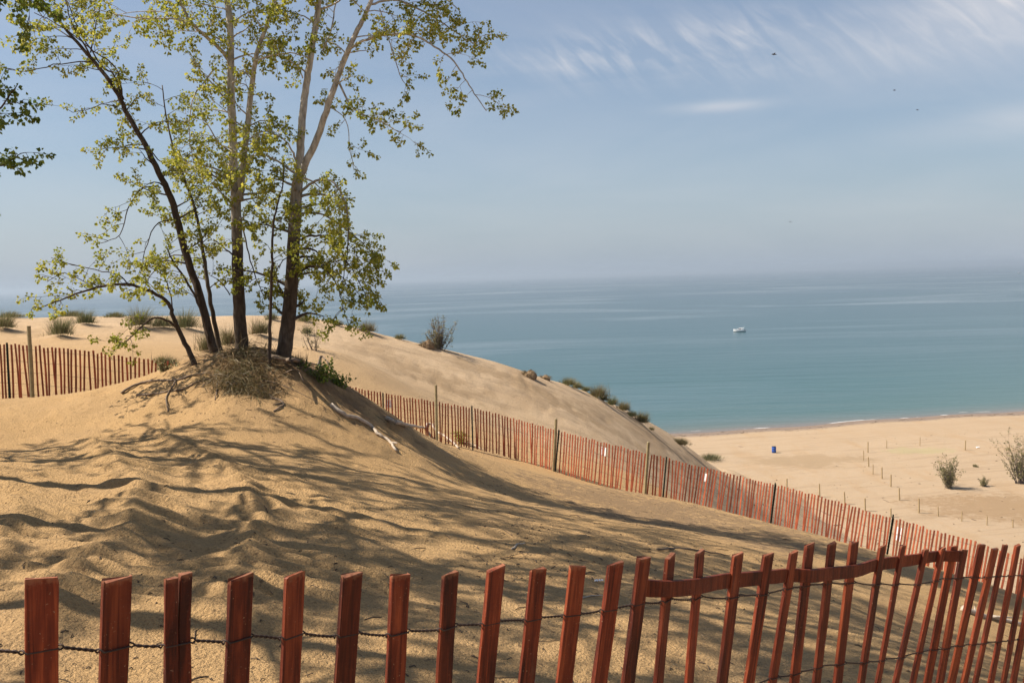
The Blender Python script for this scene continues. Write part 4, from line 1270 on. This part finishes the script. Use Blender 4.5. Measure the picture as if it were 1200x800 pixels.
D.limb(PX([(246, 45), (225, 30), (200, 22), (170, 22), (140, 18), (112, 10)], YD - .2, [0, -.1, -.2, -.3, -.4, -.5]), .018, .007, 6, 5, False, boughs=(8, .15, .3, .6, .7, 1))
D.limb(PX([(232, 32), (205, 18), (175, 13), (140, 17)], YD - .3), .013, .006, 6, 5, False, boughs=(5, .15, .3, .5, .3, 1))
D.limb(PX([(272, 98), (285, 85), (297, 95)], YD - .2), .018, .010, 6, 4, False)
D.limb(PX([(275, 215), (258, 205), (240, 200), (212, 203)], YD, [0, -.2, -.3, -.4]), .020, .007, 6, 4, False, boughs=(5, .2, .4, .7, .6, .8))
D.limb(PX([(272, 180), (255, 165), (240, 140)], YD, [0, -.3, -.5]), .020, .008, 6, 4, False, boughs=(4, .2, .4, .7, .4, .9))
D.limb(PX([(252, 80), (240, 95), (225, 120), (222, 160), (228, 195)], YD, [0, -.3, -.5, -.5, -.4]), .016, .006, 6, 4, False, boughs=(5, .2, .3, .6, .8, .9))
D.limb(PX([(297, 72), (315, 66), (340, 62), (362, 68)], YD, [-.3, -.5, -.6, -.6]), .020, .008, 6, 4, False, boughs=(5, .2, .3, .6, .5, .9))
D.limb(PX([(282, 255), (290, 290), (298, 320), (308, 345)], YD, [-.2, -.3, -.3, -.3]), .016, .007, 6, 4, False, boughs=(3, .4, .2, .4, .8, .6))
D.limb(PX([(275, 300), (262, 290), (250, 280)], YD, [0, -.3, -.5]), .016, .007, 6, 4, False, boughs=(3, .2, .3, .6, .4, .9))
D.limb(PX([(270, 345), (258, 330), (245, 322)], YD, [0, -.2, -.3]), .011, .005, 5, 4, False, boughs=(2, .3, .3, .5, .9, .8))
for a0, b0, cc in (((262, -90), (215, -150), 8), ((260, -130), (310, -200), 8), ((268, 10), (230, -60), 7), ((338, -80), (370, -160), 8), ((330, -30), (300, -110), 7), ((266, -20), (300, -60), 6), ((261, -100), (180, -110), 8), ((257, -200), (205, -270), 9), ((256, -230), (320, -300), 9), ((255, -280), (215, -350), 9), ((253, -320), (300, -380), 9), ((257, -170), (330, -210), 9)):
    D.limb(PX([a0, ((a0[0] + b0[0]) / 2, (a0[1] + b0[1]) / 2 - 6), b0], YD, [0, rnd.uniform(-.8, .8), rnd.uniform(-1.5, 1.5)]), .03, .01, 6, 4, False, boughs=(cc, .2, .5, 1.0, .4, 1.1))
D.done()
# E: thin sapling
YE = 15.8
E = Tree('cottonwood_tree', bp(316, 424, YE), 'thin upright dark sapling between the two thick trunks', TG, M_BARKD, M_LEAF)
E.limb(PX([(316, 432), (316, 400), (317, 360), (319, 310), (320, 265), (325, 240), (331, 218), (333, 195)], YE), .036, .008, 8, 5, boughs=(12, .42, .3, .6, .5, .9))
E.done()
# F: forked tree at the right
YF = 16.3
Ft = Tree('cottonwood_tree', bp(335, 424, YF), 'tree whose pale trunk forks in a V, nearest to the lake', TG, M_BARK, M_LEAF)
Ft.limb(PX([(331, 430), (333, 412), (338, 375), (341, 340), (344, 290), (347, 235), (350, 205)], YF), (.150), .095, 14, 5, boughs=(20, .30, .5, 1.0, .8, 1))
Ft.limb(PX([(350, 208), (352, 175), (354, 140), (359, 100), (364, 65), (370, 30), (374, 0), (378, -60), (382, -130), (385, -230), (384, -320)], YF, [0, 0, 0, .1, .1, .1, .1, .1, .1, .1, .1]), .075, .030, 12, 5, boughs=(14, .3, .4, .9, .5, 1))
Ft.limb(PX([(351, 208), (358, 192), (372, 162), (385, 122), (398, 85), (412, 50), (424, 25), (434, 4), (455, -50), (470, -110)], YF, [0, -.1, -.1, -.2, -.2, -.3, -.3, -.3, -.3, -.3]), .070, .026, 12, 5, boughs=(13, .3, .4, .9, .5, 1))
Ft.limb(PX([(410, 58), (425, 48), (455, 41), (482, 41), (505, 52), (528, 68), (545, 92), (556, 110), (570, 130)], YF, [-.3, -.4, -.5, -.6, -.7, -.7, -.7, -.7, -.7]), .026, .007, 8, 5, False, boughs=(13, .12, .3, .65, .7, 1.1))
Ft.limb(PX([(434, 5), (460, 0), (490, 10), (520, 28), (545, 45), (562, 55)], YF, [-.3, -.2, -.1, 0, .1, .1]), .022, .006, 6, 5, False, boughs=(12, .1, .3, .65, .5, 1.1))
Ft.limb(PX([(455, -50), (490, -30), (520, -5), (540, 15)], YF, [-.3, -.3, -.2, -.2]), .02, .007, 6, 4, False, boughs=(8, .1, .3, .7, .5, 1.1))
Ft.limb(PX([(445, 10), (455, 45), (465, 75), (472, 95), (482, 102)], YF - .2), .012, .005, 5, 4, False, boughs=(4, .3, .2, .4, .6, 1))
Ft.limb(PX([(396, 95), (415, 128), (440, 140), (470, 155)], YF, [-.2, -.4, -.5, -.6]), .020, .007, 6, 4, False, boughs=(9, .15, .3, .65, .6, 1.1))
Ft.limb(PX([(384, 125), (405, 140), (410, 175), (415, 200)], YF, [-.2, -.3, -.3, -.3]), .010, .005, 5, 4, False, boughs=(4, .3, .2, .45, .6, 1))
Ft.limb(PX([(378, 60), (388, 35), (393, 5), (400, -20)], YF, [.1, .2, .3, .3]), .016, .008, 6, 4, False, boughs=(5, .2, .3, .6, .3, 1))
Ft.limb(PX([(372, 12), (392, 5), (410, -8)], YF, [.1, 0, -.1]), .020, .010, 6, 4, False, boughs=(3, .2, .3, .6, .3, 1))
Ft.limb(PX([(347, 188), (340, 172), (328, 160), (312, 157), (295, 165)], YF, [0, -.2, -.3, -.4, -.4]), .020, .006, 6, 4, False, boughs=(6, .3, .25, .5, .4, .9))
Ft.limb(PX([(355, 92), (347, 78), (335, 68), (318, 62)], YF, [0, -.1, -.2, -.3]), .014, .006, 6, 4, False, boughs=(3, .3, .25, .5, .4, .9))
# trailing boughs low at the right
Ft.limb(PX([(352, 225), (370, 212), (392, 215), (405, 240), (408, 275), (405, 310), (400, 340)], YF, [-.1, -.3, -.5, -.6, -.6, -.6, -.6]), .026, .006, 7, 5, False, boughs=(15, .2, .3, .65, 1.0, 1.1))
Ft.limb(PX([(350, 282), (366, 276), (385, 280), (402, 300), (418, 325), (430, 350)], YF, [-.1, -.3, -.4, -.5, -.5, -.5]), .024, .006, 7, 5, False, boughs=(14, .2, .3, .65, 1.0, 1.1))
Ft.limb(PX([(348, 320), (365, 312), (380, 315), (395, 335), (403, 365), (410, 385)], YF, [-.1, -.4, -.6, -.7, -.7, -.7]), .020, .005, 7, 5, False, boughs=(10, .25, .25, .5, 1.0, .9))
Ft.limb(PX([(352, 250), (375, 250), (400, 265), (425, 285), (437, 300)], YF, [-.1, .2, .4, .5, .5]), .020, .006, 7, 5, False, boughs=(12, .2, .3, .6, .8, 1.1))
Ft.limb(PX([(348, 235), (335, 248), (325, 262)], YF, [-.1, -.4, -.5]), .014, .006, 6, 4, False, boughs=(5, .2, .3, .5, .6, 1))
Ft.limb(PX([(345, 300), (332, 305), (320, 325)], YF, [-.1, -.4, -.5]), .012, .006, 6, 4, False, boughs=(4, .2, .3, .5, .8, 1))
for a0, b0, cc in (((382, -130), (350, -200), 8), ((380, -80), (420, -150), 8), ((470, -110), (520, -170), 9), ((462, -80), (440, -170), 8), ((376, -30), (345, -90), 7), ((455, -50), (520, -90), 8), ((470, -110), (560, -100), 8), ((384, -190), (330, -260), 9), ((385, -210), (450, -280), 9), ((385, -260), (345, -330), 9), ((384, -300), (430, -370), 9)):
    Ft.limb(PX([a0, ((a0[0] + b0[0]) / 2, (a0[1] + b0[1]) / 2 - 6), b0], YF, [0, rnd.uniform(-.8, .8), rnd.uniform(-1.5, 1.5)]), .03, .01, 6, 4, False, boughs=(cc, .2, .5, 1.0, .4, 1.1))
Ft.done()

# trees standing just outside the left of the frame: their boughs reach in and they throw the long shadows over the sand
def side_tree(x, y, h, r, label, limbs, nb, dens, bark=M_BARKD, size=.052, lean=(0, 0), bl=(1.2, 2.4)):
    z = ground_at(x, y)
    T = Tree('cottonwood_tree', (x, y, z), label, 'trees beyond the left frame edge', bark, M_LEAF2, size)
    P = T.limb([np.array([x, y, z - .2]), np.array([x + .05 * h * lean[0], y + .02, z + h * .25]), np.array([x + .25 * h * lean[0], y + .2 * h * lean[1], z + h * .6]), np.array([x + .5 * h * lean[0], y + .4 * h * lean[1], z + h])], r, r * .2, 12, 6)
    for i in range(nb):
        t = (.46 + .52 * (i + rnd.random()) / nb) * (len(P) - 1); j = min(len(P) - 2, int(t)); p = P[j]
        a = rnd.uniform(0, 2 * math.pi); L = rnd.uniform(*bl)
        d1 = np.array([math.cos(a), math.sin(a), rnd.uniform(.2, .7)])
        q = [p, p + d1 * L * .35, p + d1 * L * .7 + np.array([0, 0, .05]), p + d1 * L + np.array([0, 0, -.1])]
        T.limb(q, r * .28, .012, 6, 4, False, .02, boughs=(5, .3, .5, 1.1, .5, dens))
    for q, r0 in limbs:
        T.limb(q, r0, .005, 6, 5, False, .01, boughs=(5, .55, .14, .28, .2, 1.2))
    T.done()
    return T


YL = 10.6
p1 = bp(-260, 250, YL)
side_tree(-9.6, 10.6, 10.5, .15, 'broad-leaved tree reaching two leafy branch tips in at the left edge',
          [([np.array([-9.45, 10.6, bp(0, 240, YL)[2]]), bp(-120, 200, YL), bp(-38, 160, YL), bp(-14, 142, YL), bp(4, 122, YL), bp(20, 100, YL)], .03),
           ([np.array([-9.45, 10.6, bp(0, 290, YL)[2]]), bp(-130, 225, YL), bp(-45, 203, YL), bp(-16, 199, YL), bp(6, 192, YL), bp(24, 180, YL)], .025),
           ([np.array([-9.5, 10.6, bp(0, 330, YL)[2]]), bp(-130, 280, YL), bp(-65, 252, YL), bp(-22, 247, YL)], .02)], 15, .7)
side_tree(-7.2, 8.6, 13.0, .15, 'tall tree outside the left edge throwing a long shadow over the sand', [], 26, 1.05, lean=(.05, 0), bl=(1.4, 3.4))
side_tree(-5.9, 6.9, 12.5, .13, 'nearer tree outside the left edge throwing a narrow shadow over the sand', [], 26, 1.05, lean=(.05, 0), bl=(1.4, 3.4))
side_tree(-9.6, 12.6, 12.5, .16, 'tree farther off outside the left edge', [], 26, 1.05, bl=(1.4, 3.2))
side_tree(-5.2, 4.9, 12.0, .11, 'slim tree outside the left edge nearest to the close fence', [], 26, 1.0, lean=(.05, 0), bl=(1.2, 3.2))

# ------------------------------------------------------------------ brush, roots and wood on the mound
def near_ground(px, py, lo=6.0):
    return hit(px, py, lo)

p = near_ground(283, 440); br = thing('dry_brush', p, 'tangle of dry grass and hanging rootlets over the cut bank below the thick trunks', 'brush')
mb = MB(); st = MB()
for _ in range(2000):
    px = rnd.gauss(290, 19); py = rnd.uniform(398, 462)
    q = hit(px, py, 12) if _ % 6 == 0 or _ == 0 else q0 + np.array([rnd.gauss(0, .10), rnd.gauss(0, .10), 0])
    if q is None: continue
    if _ % 6 == 0: q0 = q
    up = rnd.random()
    blade(mb, q + np.array([0, -.02, .0]), (rnd.gauss(0, .7), rnd.gauss(-.55, .4), rnd.uniform(-.2, .9)), rnd.uniform(.2, .7), .012, rnd.uniform(1.2, 3.6), 4)
for _ in range(46):
    q = hit(rnd.gauss(292, 26), rnd.uniform(402, 442), 12)
    if q is None: continue
    d = np.array([rnd.gauss(0, .6), rnd.gauss(-.5, .3), rnd.uniform(0, .8)]); pts = [q - np.array([0, 0, .1])]
    for i in range(6):
        pts.append(pts[-1] + d * .11); d = d + np.array([rnd.gauss(0, .3), rnd.gauss(0, .2), -.32])
    st.tube(pts, [.012 * (1 - i / 8) for i in range(7)], 5)
mb.build('dry_grass', M_DRY, br); st.build('rootlets', M_ROOT, br, smooth=True)['kind'] = 'stuff'
# second strip of dry grass behind, at the trunk feet
for px0, py0, w, h, lab in [(245, 412, 36, 26, 'dry upright grass around the foot of the leaning trunk'), (268, 404, 26, 24, 'dry grass at the foot of the thick middle trunk'), (348, 424, 30, 12, 'sparse grass at the foot of the forked trunk'),
                            (193, 428, 44, 12, 'low dry grass on the left shoulder of the mound beside the fence end')]:
    p = hit(px0, py0, 12); s = p[1] / F
    tuft(p, w * s, h * s, lab, 1)


def stick(path, r0, r1, mat, name, label, cat, lo=6, lift=.5, side=(), grp=None):
    pts = []
    for px, py in path:
        q = hit(px, py, lo)
        pts.append(q + np.array([0, 0, r0 * lift]))
    P = smooth_line(pts, 5, r0 * .18)
    for k in P:      # rest on the sand
        g = ground_at(k[0], k[1]); k[2] = max(k[2], g + r0 * .3)
    mb = MB(); mb.tube(P, [r0 + (r1 - r0) * i / (len(P) - 1) for i in range(len(P))], 7)
    for t, ang, L in side:
        j = int(t * (len(P) - 2)); tg = P[j + 1] - P[j]; tg /= np.linalg.norm(tg)
        sd = np.cross(tg, [0, 0, 1]); d = tg * math.cos(ang) + sd * math.sin(ang) + np.array([0, 0, .15])
        q = P[j]; pts2 = [q]
        for _ in range(3):
            q = q + d * L / 3; d = d + np.array([rnd.gauss(0, .15), rnd.gauss(0, .15), 0]); pts2.append(q.copy())
        mb.tube(pts2, [r0 * .55, r0 * .45, r0 * .35, r0 * .2], 6)
    o = mb.build(name, mat, org=tuple(P[0]), smooth=True)
    return tag(o, label, cat, grp)


stick([(387, 476), (402, 486), (418, 491), (436, 498), (442, 506), (455, 517), (465, 529)], .040, .020, M_DRIFT, 'fallen_branch', 'bleached fallen branch with a knob, nearest below the mound', 'branch', 8, .8, ((.55, .9, .25), (.9, -.6, .2)))
stick([(452, 492), (475, 500), (498, 502), (516, 509), (530, 519), (537, 526)], .042, .028, M_DRIFT, 'fallen_branch', 'bleached fallen branch lying along the foot of the far fence', 'branch', 14, .9, ((.5, -.7, .3), (.8, .8, .3)))
stick([(537, 519), (552, 520), (566, 527)], .022, .012, M_DRIFT, 'fallen_branch', 'short pale stick just right of the branch along the fence', 'branch', 14, .9, ())
stick([(142, 461), (163, 451), (182, 447), (206, 445), (228, 441), (247, 440)], .022, .016, M_ROOT, 'bare_root', 'longest bare root running left across the mound face', 'root', 8, 1.0, ((.3, -.7, .2),), 'bare roots on the mound face')
stick([(160, 464), (185, 462), (210, 459), (232, 452), (248, 444)], .018, .012, M_ROOT, 'bare_root', 'bare root running just below the longest one', 'root', 8, .8, ((.5, .8, .3),), 'bare roots on the mound face')
stick([(206, 445), (202, 458), (195, 468), (197, 482)], .016, .010, M_ROOT, 'bare_root', 'bare root hooking down with a curled lower end', 'root', 8, .8, ((.5, .9, .25),), 'bare roots on the mound face')
stick([(255, 445), (254, 458), (252, 470)], .014, .008, M_ROOT, 'bare_root', 'short root hanging straight down left of the dry brush', 'root', 8, .9, (), 'bare roots on the mound face')
stick([(318, 460), (328, 470), (332, 477), (321, 484)], .022, .012, M_ROOT, 'bare_root', 'bent dark root with a forked end below the trunks', 'root', 8, .8, ((.6, 1.1, .2),), 'bare roots on the mound face')
stick([(318, 425), (332, 426), (350, 424), (372, 430), (392, 437)], .05, .025, M_ROOT, 'bare_root', 'thick dark root lying right from the foot of the forked trunk', 'root', 10, 1.2, ((.4, .9, .35), (.75, -.8, .35)), 'bare roots on the mound face')
stick([(770, 646), (800, 644), (828, 646), (855, 651)], .013, .006, M_ROOT, 'thin_stick', 'thin curved stick lying on the sand behind the rail of the near fence', 'stick', 5, 1.0, ((.7, -.7, .3),))
stick([(600, 643), (615, 637)], .010, .006, M_DRIFT, 'thin_stick', 'short pale stick lying on the shadowed sand right of centre', 'stick', 5, 1.0, ())
stick([(682, 702), (692, 699), (706, 698)], .006, .004, M_DRIFT, 'thin_stick', 'tiny bent stick just behind the near fence', 'stick', 4, 1.0, ())
stick([(1128, 716), (1150, 724), (1172, 727), (1196, 734)], .045, .03, M_DRIFT, 'fallen_branch', 'pale grey log seen between the laths at the right edge', 'branch', 5, .8, ((.5, .8, .35), (.3, -.9, .3)))

# leafy sprigs right of the forked trunk and on the fence line
def sprig(px, py, lo, w, h, label, n, mat=M_LEAF2, size=.05, stems=M_STEM, name='leafy_shrub'):
    p = hit(px, py, lo); s = p[1] / F; w *= s; h *= s
    root = thing(name, p, label, 'shrub'); st = MB(); lf = MB()
    for _ in range(n):
        a = rnd.uniform(0, 2 * math.pi); lean = rnd.uniform(.1, 1.0) * (w / max(h, .01)) * .55
        d = np.array([math.cos(a) * lean, math.sin(a) * lean * .7, 1.0]); L = h * rnd.uniform(.55, 1.05); q = p + np.array([rnd.gauss(0, w * .04), rnd.gauss(0, w * .04), -.05]); pts = [q]
        d /= max(1, np.linalg.norm(d) * .85)
        for i in range(6):
            q = q + d * L / 6; pts.append(q); d = d + np.array([rnd.gauss(0, .14), rnd.gauss(0, .14), rnd.gauss(0, .05)])
        st.tube(pts, [max(.003, .011 * h * (1 - i / 7)) for i in range(7)], 4)
        for i in range(1, 7):
            for _k in range(2):
                tw = pts[i] + np.array([rnd.gauss(0, 1), rnd.gauss(0, 1), rnd.gauss(.3, .7)]) * h * .09
                st.tube([pts[i], tw], [.004, .002], 3, False)
                if mat: cluster(lf, tw, (0, 0, .3), size, rnd.randint(3, 6))
    st.build('stems', stems, root, smooth=True)
    if mat: lf.build('foliage', mat, root)
    return root


sprig(376, 448, 12, 60, 28, 'dark leafy shrub leaning right from the mound over the thick root', 9)
sprig(398, 452, 12, 60, 20, 'low leafy sprigs reaching over the start of the right fence run', 7)
sprig(368, 412, 12, 46, 36, 'sparse reddish leafed shoots beside the forked trunk foot', 8, M_SHRUB, .04)
sprig(543, 520, 14, 22, 20, 'small green seedling against the far fence beside a steel post', 7, M_LEAF, .05)
sprig(195, 432, 12, 44, 16, 'small leafy sprigs on the mound shoulder by the left fence end', 6, M_SHRUB, .04)


def bush(px, py, lo, w, h, label, n, mat, size, cat='shrub', name='shrub', dens=1.0, thin=1.0):
    p = hit(px, py, lo); s = p[1] / F; w *= s; h *= s
    root = thing(name, p, label, cat); st = MB(); lf = MB()
    for _ in range(n):
        a = rnd.uniform(0, 2 * math.pi); tilt = rnd.uniform(0, 1.25) * math.atan2(w * .5, h)
        d = np.array([math.cos(a) * math.sin(tilt), math.sin(a) * math.sin(tilt), math.cos(tilt)]); L = h * rnd.uniform(.35, 1.02); q = p + np.array([rnd.gauss(0, w * .06), rnd.gauss(0, w * .06), -.1]); pts = [q]
        for i in range(7):
            q = q + d * L / 7; pts.append(q); d = d + np.array([rnd.gauss(0, .09), rnd.gauss(0, .09), .02]); d /= np.linalg.norm(d)
        r = .016 * h * .45 * thin
        st.tube(pts, [max(.006 * thin, r * (1 - i / 8)) for i in range(8)], 5)
        for i in range(1, 8):
            for _k in range(2):
                dd = d + np.array([rnd.gauss(0, .5), rnd.gauss(0, .5), rnd.gauss(.1, .3)]); dd /= np.linalg.norm(dd)
                e = pts[i] + dd * h * rnd.uniform(.08, .22)
                st.tube([pts[i], (pts[i] + e) / 2 + np.array([0, 0, .02]), e], [.007 * thin, .005 * thin, .004 * thin], 3, False)
                for q2 in ((pts[i] + e) / 2, e):
                    if rnd.random() < dens: cluster(lf, q2, (0, 0, .3), size, rnd.randint(3, 6))
    st.build('stems', M_STEM, root, smooth=True); lf.build('foliage', mat, root)


bush(515, 409, 35, 44, 38, 'grey nearly bare shrub fanned out on the crest against the lake', 44, M_SHRUB, .06, dens=.22, thin=1.1)
bush(1112, 572, 60, 34, 38, 'olive leafed shrub on the beach, the smaller of two', 30, M_SHRUB, .14, dens=.62)
bush(1196, 566, 60, 50, 60, 'taller leafy shrub on the beach cut by the right frame edge', 36, M_SHRUB, .14, dens=.62)
bush(1154, 570, 60, 22, 13, 'small sprawling plant on the beach between the two shrubs', 12, M_SHRUB, .10, dens=.6)
bush(1143, 547, 60, 20, 4, 'flat green plant on the beach up from the small sprawling plant', 10, M_SHRUB, .09, dens=.6)

# ------------------------------------------------------------------ litter: bits of bark, twigs and leaf stalks on the sand
mb = MB()
cnt = 0
while cnt < 1500:
    u = rnd.random()
    if u < .45: px, py = rnd.uniform(560, 960), rnd.uniform(560, 680)
    elif u < .6: px, py = rnd.uniform(180, 460), rnd.uniform(440, 500)
    else: px, py = rnd.uniform(-60, 1230), rnd.uniform(490, 830)
    q = hit(px, py, 3)
    cnt += 1
    if q is None or q[1] > 24: continue
    a = rnd.uniform(0, math.pi); L = rnd.uniform(.008, .05) if rnd.random() < .9 else rnd.uniform(.06, .22)
    d = np.array([math.cos(a), math.sin(a), 0]) * L
    e = q + d; e[2] = ground_at(e[0], e[1])
    r = rnd.uniform(.0018, .005)
    mb.tube([q + np.array([0, 0, .002]), (q + e) / 2 + np.array([rnd.gauss(0, .1) * L, rnd.gauss(0, .1) * L, .008]), e + np.array([0, 0, .003])], [r, r * 1.1, r * .6], 4)
tag(mb.build('plant_litter', M_LITTER), 'dark bits of bark and twig scattered over the near sand', 'litter', kind='stuff')

mb = MB()
for _ in range(420):
    if _ % 3:
        x = rnd.uniform(22, 110); q = np.array([x, float(np.interp(x, xs, WL)) - abs(rnd.gauss(3.2, 1.2)), 0])
    else:
        q = hit(rnd.uniform(850, 1215), rnd.uniform(505, 640), 60)
        if q is None: continue
    q[2] = ground_at(q[0], q[1]); a = rnd.uniform(0, 3.14); L = rnd.uniform(.08, .35) if rnd.random() < .93 else rnd.uniform(.6, 1.4)
    e = q + np.array([math.cos(a), math.sin(a), 0]) * L; e[2] = ground_at(e[0], e[1])
    r = rnd.uniform(.015, .04)
    mb.tube([q, (q + e) / 2 + np.array([0, 0, .03]), e + np.array([0, 0, .01])], [r, r * 1.2, r * .6], 5)
tag(mb.build('beach_debris', M_LITTER), 'small dark bits of drift scattered over the beach and along its wrack line', 'litter', kind='stuff')

# ------------------------------------------------------------------ sky, sun, air, camera
w = bpy.data.worlds.new('World'); SC.world = w; w.use_nodes = True
nt = w.node_tree; bg = nt.nodes['Background']
sky = nt.nodes.new('ShaderNodeTexSky'); sky.sky_type = 'NISHITA'; sky.sun_disc = False
sky.sun_elevation = SUN_EL; sky.sun_rotation = math.atan2(SUN[0], SUN[1])
sky.altitude = 180; sky.air_density = 1.0; sky.dust_density = 0.9; sky.ozone_density = 2.0
tc = nt.nodes.new('ShaderNodeTexCoord'); V = tc.outputs['Generated']
sx = nt.nodes.new('ShaderNodeSeparateXYZ'); nt.links.new(V, sx.inputs[0])
az = mth(nt, 'MULTIPLY', mth(nt, 'ARCTAN2', sx.outputs[0], sx.outputs[1]), 57.2958)
el = mth(nt, 'MULTIPLY', mth(nt, 'ARCSINE', sx.outputs[2]), 57.2958)
cb = nt.nodes.new('ShaderNodeCombineXYZ'); nt.links.new(az, cb.inputs[0]); nt.links.new(el, cb.inputs[1])


def blob(a0, e0, wa, we, tilt=0.0):
    da = mth(nt, 'SUBTRACT', az, a0); de = mth(nt, 'SUBTRACT', mth(nt, 'SUBTRACT', el, e0), mth(nt, 'MULTIPLY', da, tilt))
    q = mth(nt, 'ADD', mth(nt, 'POWER', mth(nt, 'DIVIDE', mth(nt, 'ABSOLUTE', da), wa), 2.0), mth(nt, 'POWER', mth(nt, 'DIVIDE', mth(nt, 'ABSOLUTE', de), we), 2.0))
    return mth(nt, 'EXPONENT', mth(nt, 'MULTIPLY', q, -1.0))


wisp = noise(nt, 0.75, 7, 0.58, mapping(nt, mapping(nt, cb.outputs[0], rot=(0, 0, 0.72)), (0.36, 1.5, 1)), 0.5)
wr = ramp(nt, [(0.42, (0, 0, 0)), (0.78, (1, 1, 1))], wisp.outputs[0])
soft = noise(nt, 0.14, 5, 0.55, mapping(nt, cb.outputs[0], (0.35, 1.4, 1), (0, 0, .05)), .4)
sr = ramp(nt, [(0.36, (0, 0, 0)), (0.72, (1, 1, 1))], soft.outputs[0])
band = mth(nt, 'ADD', mth(nt, 'MULTIPLY', blob(5, 13.0, 4.6, 1.3, .02), 1.0), mth(nt, 'MULTIPLY', blob(14, 13.4, 6.5, 2.0, .04), .75))
bank = mth(nt, 'ADD', blob(31, 16.5, 5.5, 4.5, .1), mth(nt, 'MULTIPLY', blob(24, 13.0, 8, 2.2, .1), .5))
lens = mth(nt, 'ADD', blob(13.0, 9.8, 2.6, .32, 0), mth(nt, 'MULTIPLY', blob(28, 7.5, 6, .9, .05), .6))
c1 = mth(nt, 'MULTIPLY', mth(nt, 'MULTIPLY', band, wr.outputs[0]), mth(nt, 'ADD', .15, mth(nt, 'MULTIPLY', sr.outputs[0], 1.1)))
c2 = mth(nt, 'MULTIPLY', bank, mth(nt, 'ADD', .5, mth(nt, 'MULTIPLY', wr.outputs[0], .5)))
c3 = mth(nt, 'MULTIPLY', lens, mth(nt, 'ADD', .35, mth(nt, 'MULTIPLY', sr.outputs[0], .6)))
veil = mth(nt, 'MULTIPLY', sr.outputs[0], .20)
cl = mth(nt, 'ADD', mth(nt, 'ADD', c1, c2), mth(nt, 'ADD', c3, veil), clamp=True)
cl = mth(nt, 'MULTIPLY', cl, .85)
CLOUD = (7.0, 6.8, 6.9)
HAZE = (3.35, 4.0, 4.85)      # thick summer air low over the lake
hz = mth(nt, 'EXPONENT', mth(nt, 'DIVIDE', mth(nt, 'MAXIMUM', el, 0.0), -7.5))
base = mixc(nt, sky.outputs[0], HAZE, mth(nt, 'ADD', mth(nt, 'MULTIPLY', hz, 0.78), 0.16))
col = mixc(nt, base, CLOUD, cl)
nt.links.new(col, bg.inputs['Color'])
bg.inputs['Strength'].default_value = 0.066

sl = bpy.data.lights.new('Sun', 'SUN'); sl.energy = 5.0; sl.angle = math.radians(0.53); sl.color = (1.0, 0.90, 0.76)
so = bpy.data.objects.new('Sun', sl); COL.objects.link(so)
so.rotation_euler = Vector(-SUN).to_track_quat('-Z', 'Y').to_euler(); so.location = tuple(SUN * 60 + np.array([0, 20, EYE]))

HZ = True
if HZ:
    mb = MB(); mb.box((-14000, -300, -7.0), (14000, 16000, EYE + 22))
    m = bpy.data.materials.new('haze_air'); m.use_nodes = True; n2 = m.node_tree
    n2.nodes.remove(n2.nodes['Principled BSDF'])
    v = n2.nodes.new('ShaderNodeVolumePrincipled'); v.inputs['Color'].default_value = (0.52, 0.62, 0.74, 1); v.inputs['Density'].default_value = 0.00022; v.inputs['Anisotropy'].default_value = 0.2
    n2.links.new(v.outputs[0], n2.nodes['Material Output'].inputs['Volume'])
    tag(mb.build('haze', m), 'pale summer haze over the lake', 'haze', kind='stuff')

cd = bpy.data.cameras.new('Camera'); cam = bpy.data.objects.new('Camera', cd); COL.objects.link(cam)
cd.sensor_width = 36; cd.lens = 36 * F / 1200; cd.clip_start = 0.05; cd.clip_end = 120000
R = Matrix([[RT[0], UP[0], -Fw[0]], [RT[1], UP[1], -Fw[1]], [RT[2], UP[2], -Fw[2]]]).to_4x4(); R.translation = Vector(CAM)
cam.matrix_world = R
SC.camera = cam
SC.view_settings.view_transform = 'Standard'; SC.view_settings.look = 'None'; SC.view_settings.gamma = 1; SC.view_settings.exposure = 0.82
SC.view_settings.use_curve_mapping = False
cy = SC.cycles
cy.use_denoising = True
cy.max_bounces = 6; cy.diffuse_bounces = 3; cy.glossy_bounces = 2; cy.transmission_bounces = 3; cy.transparent_max_bounces = 6; cy.volume_bounces = 0
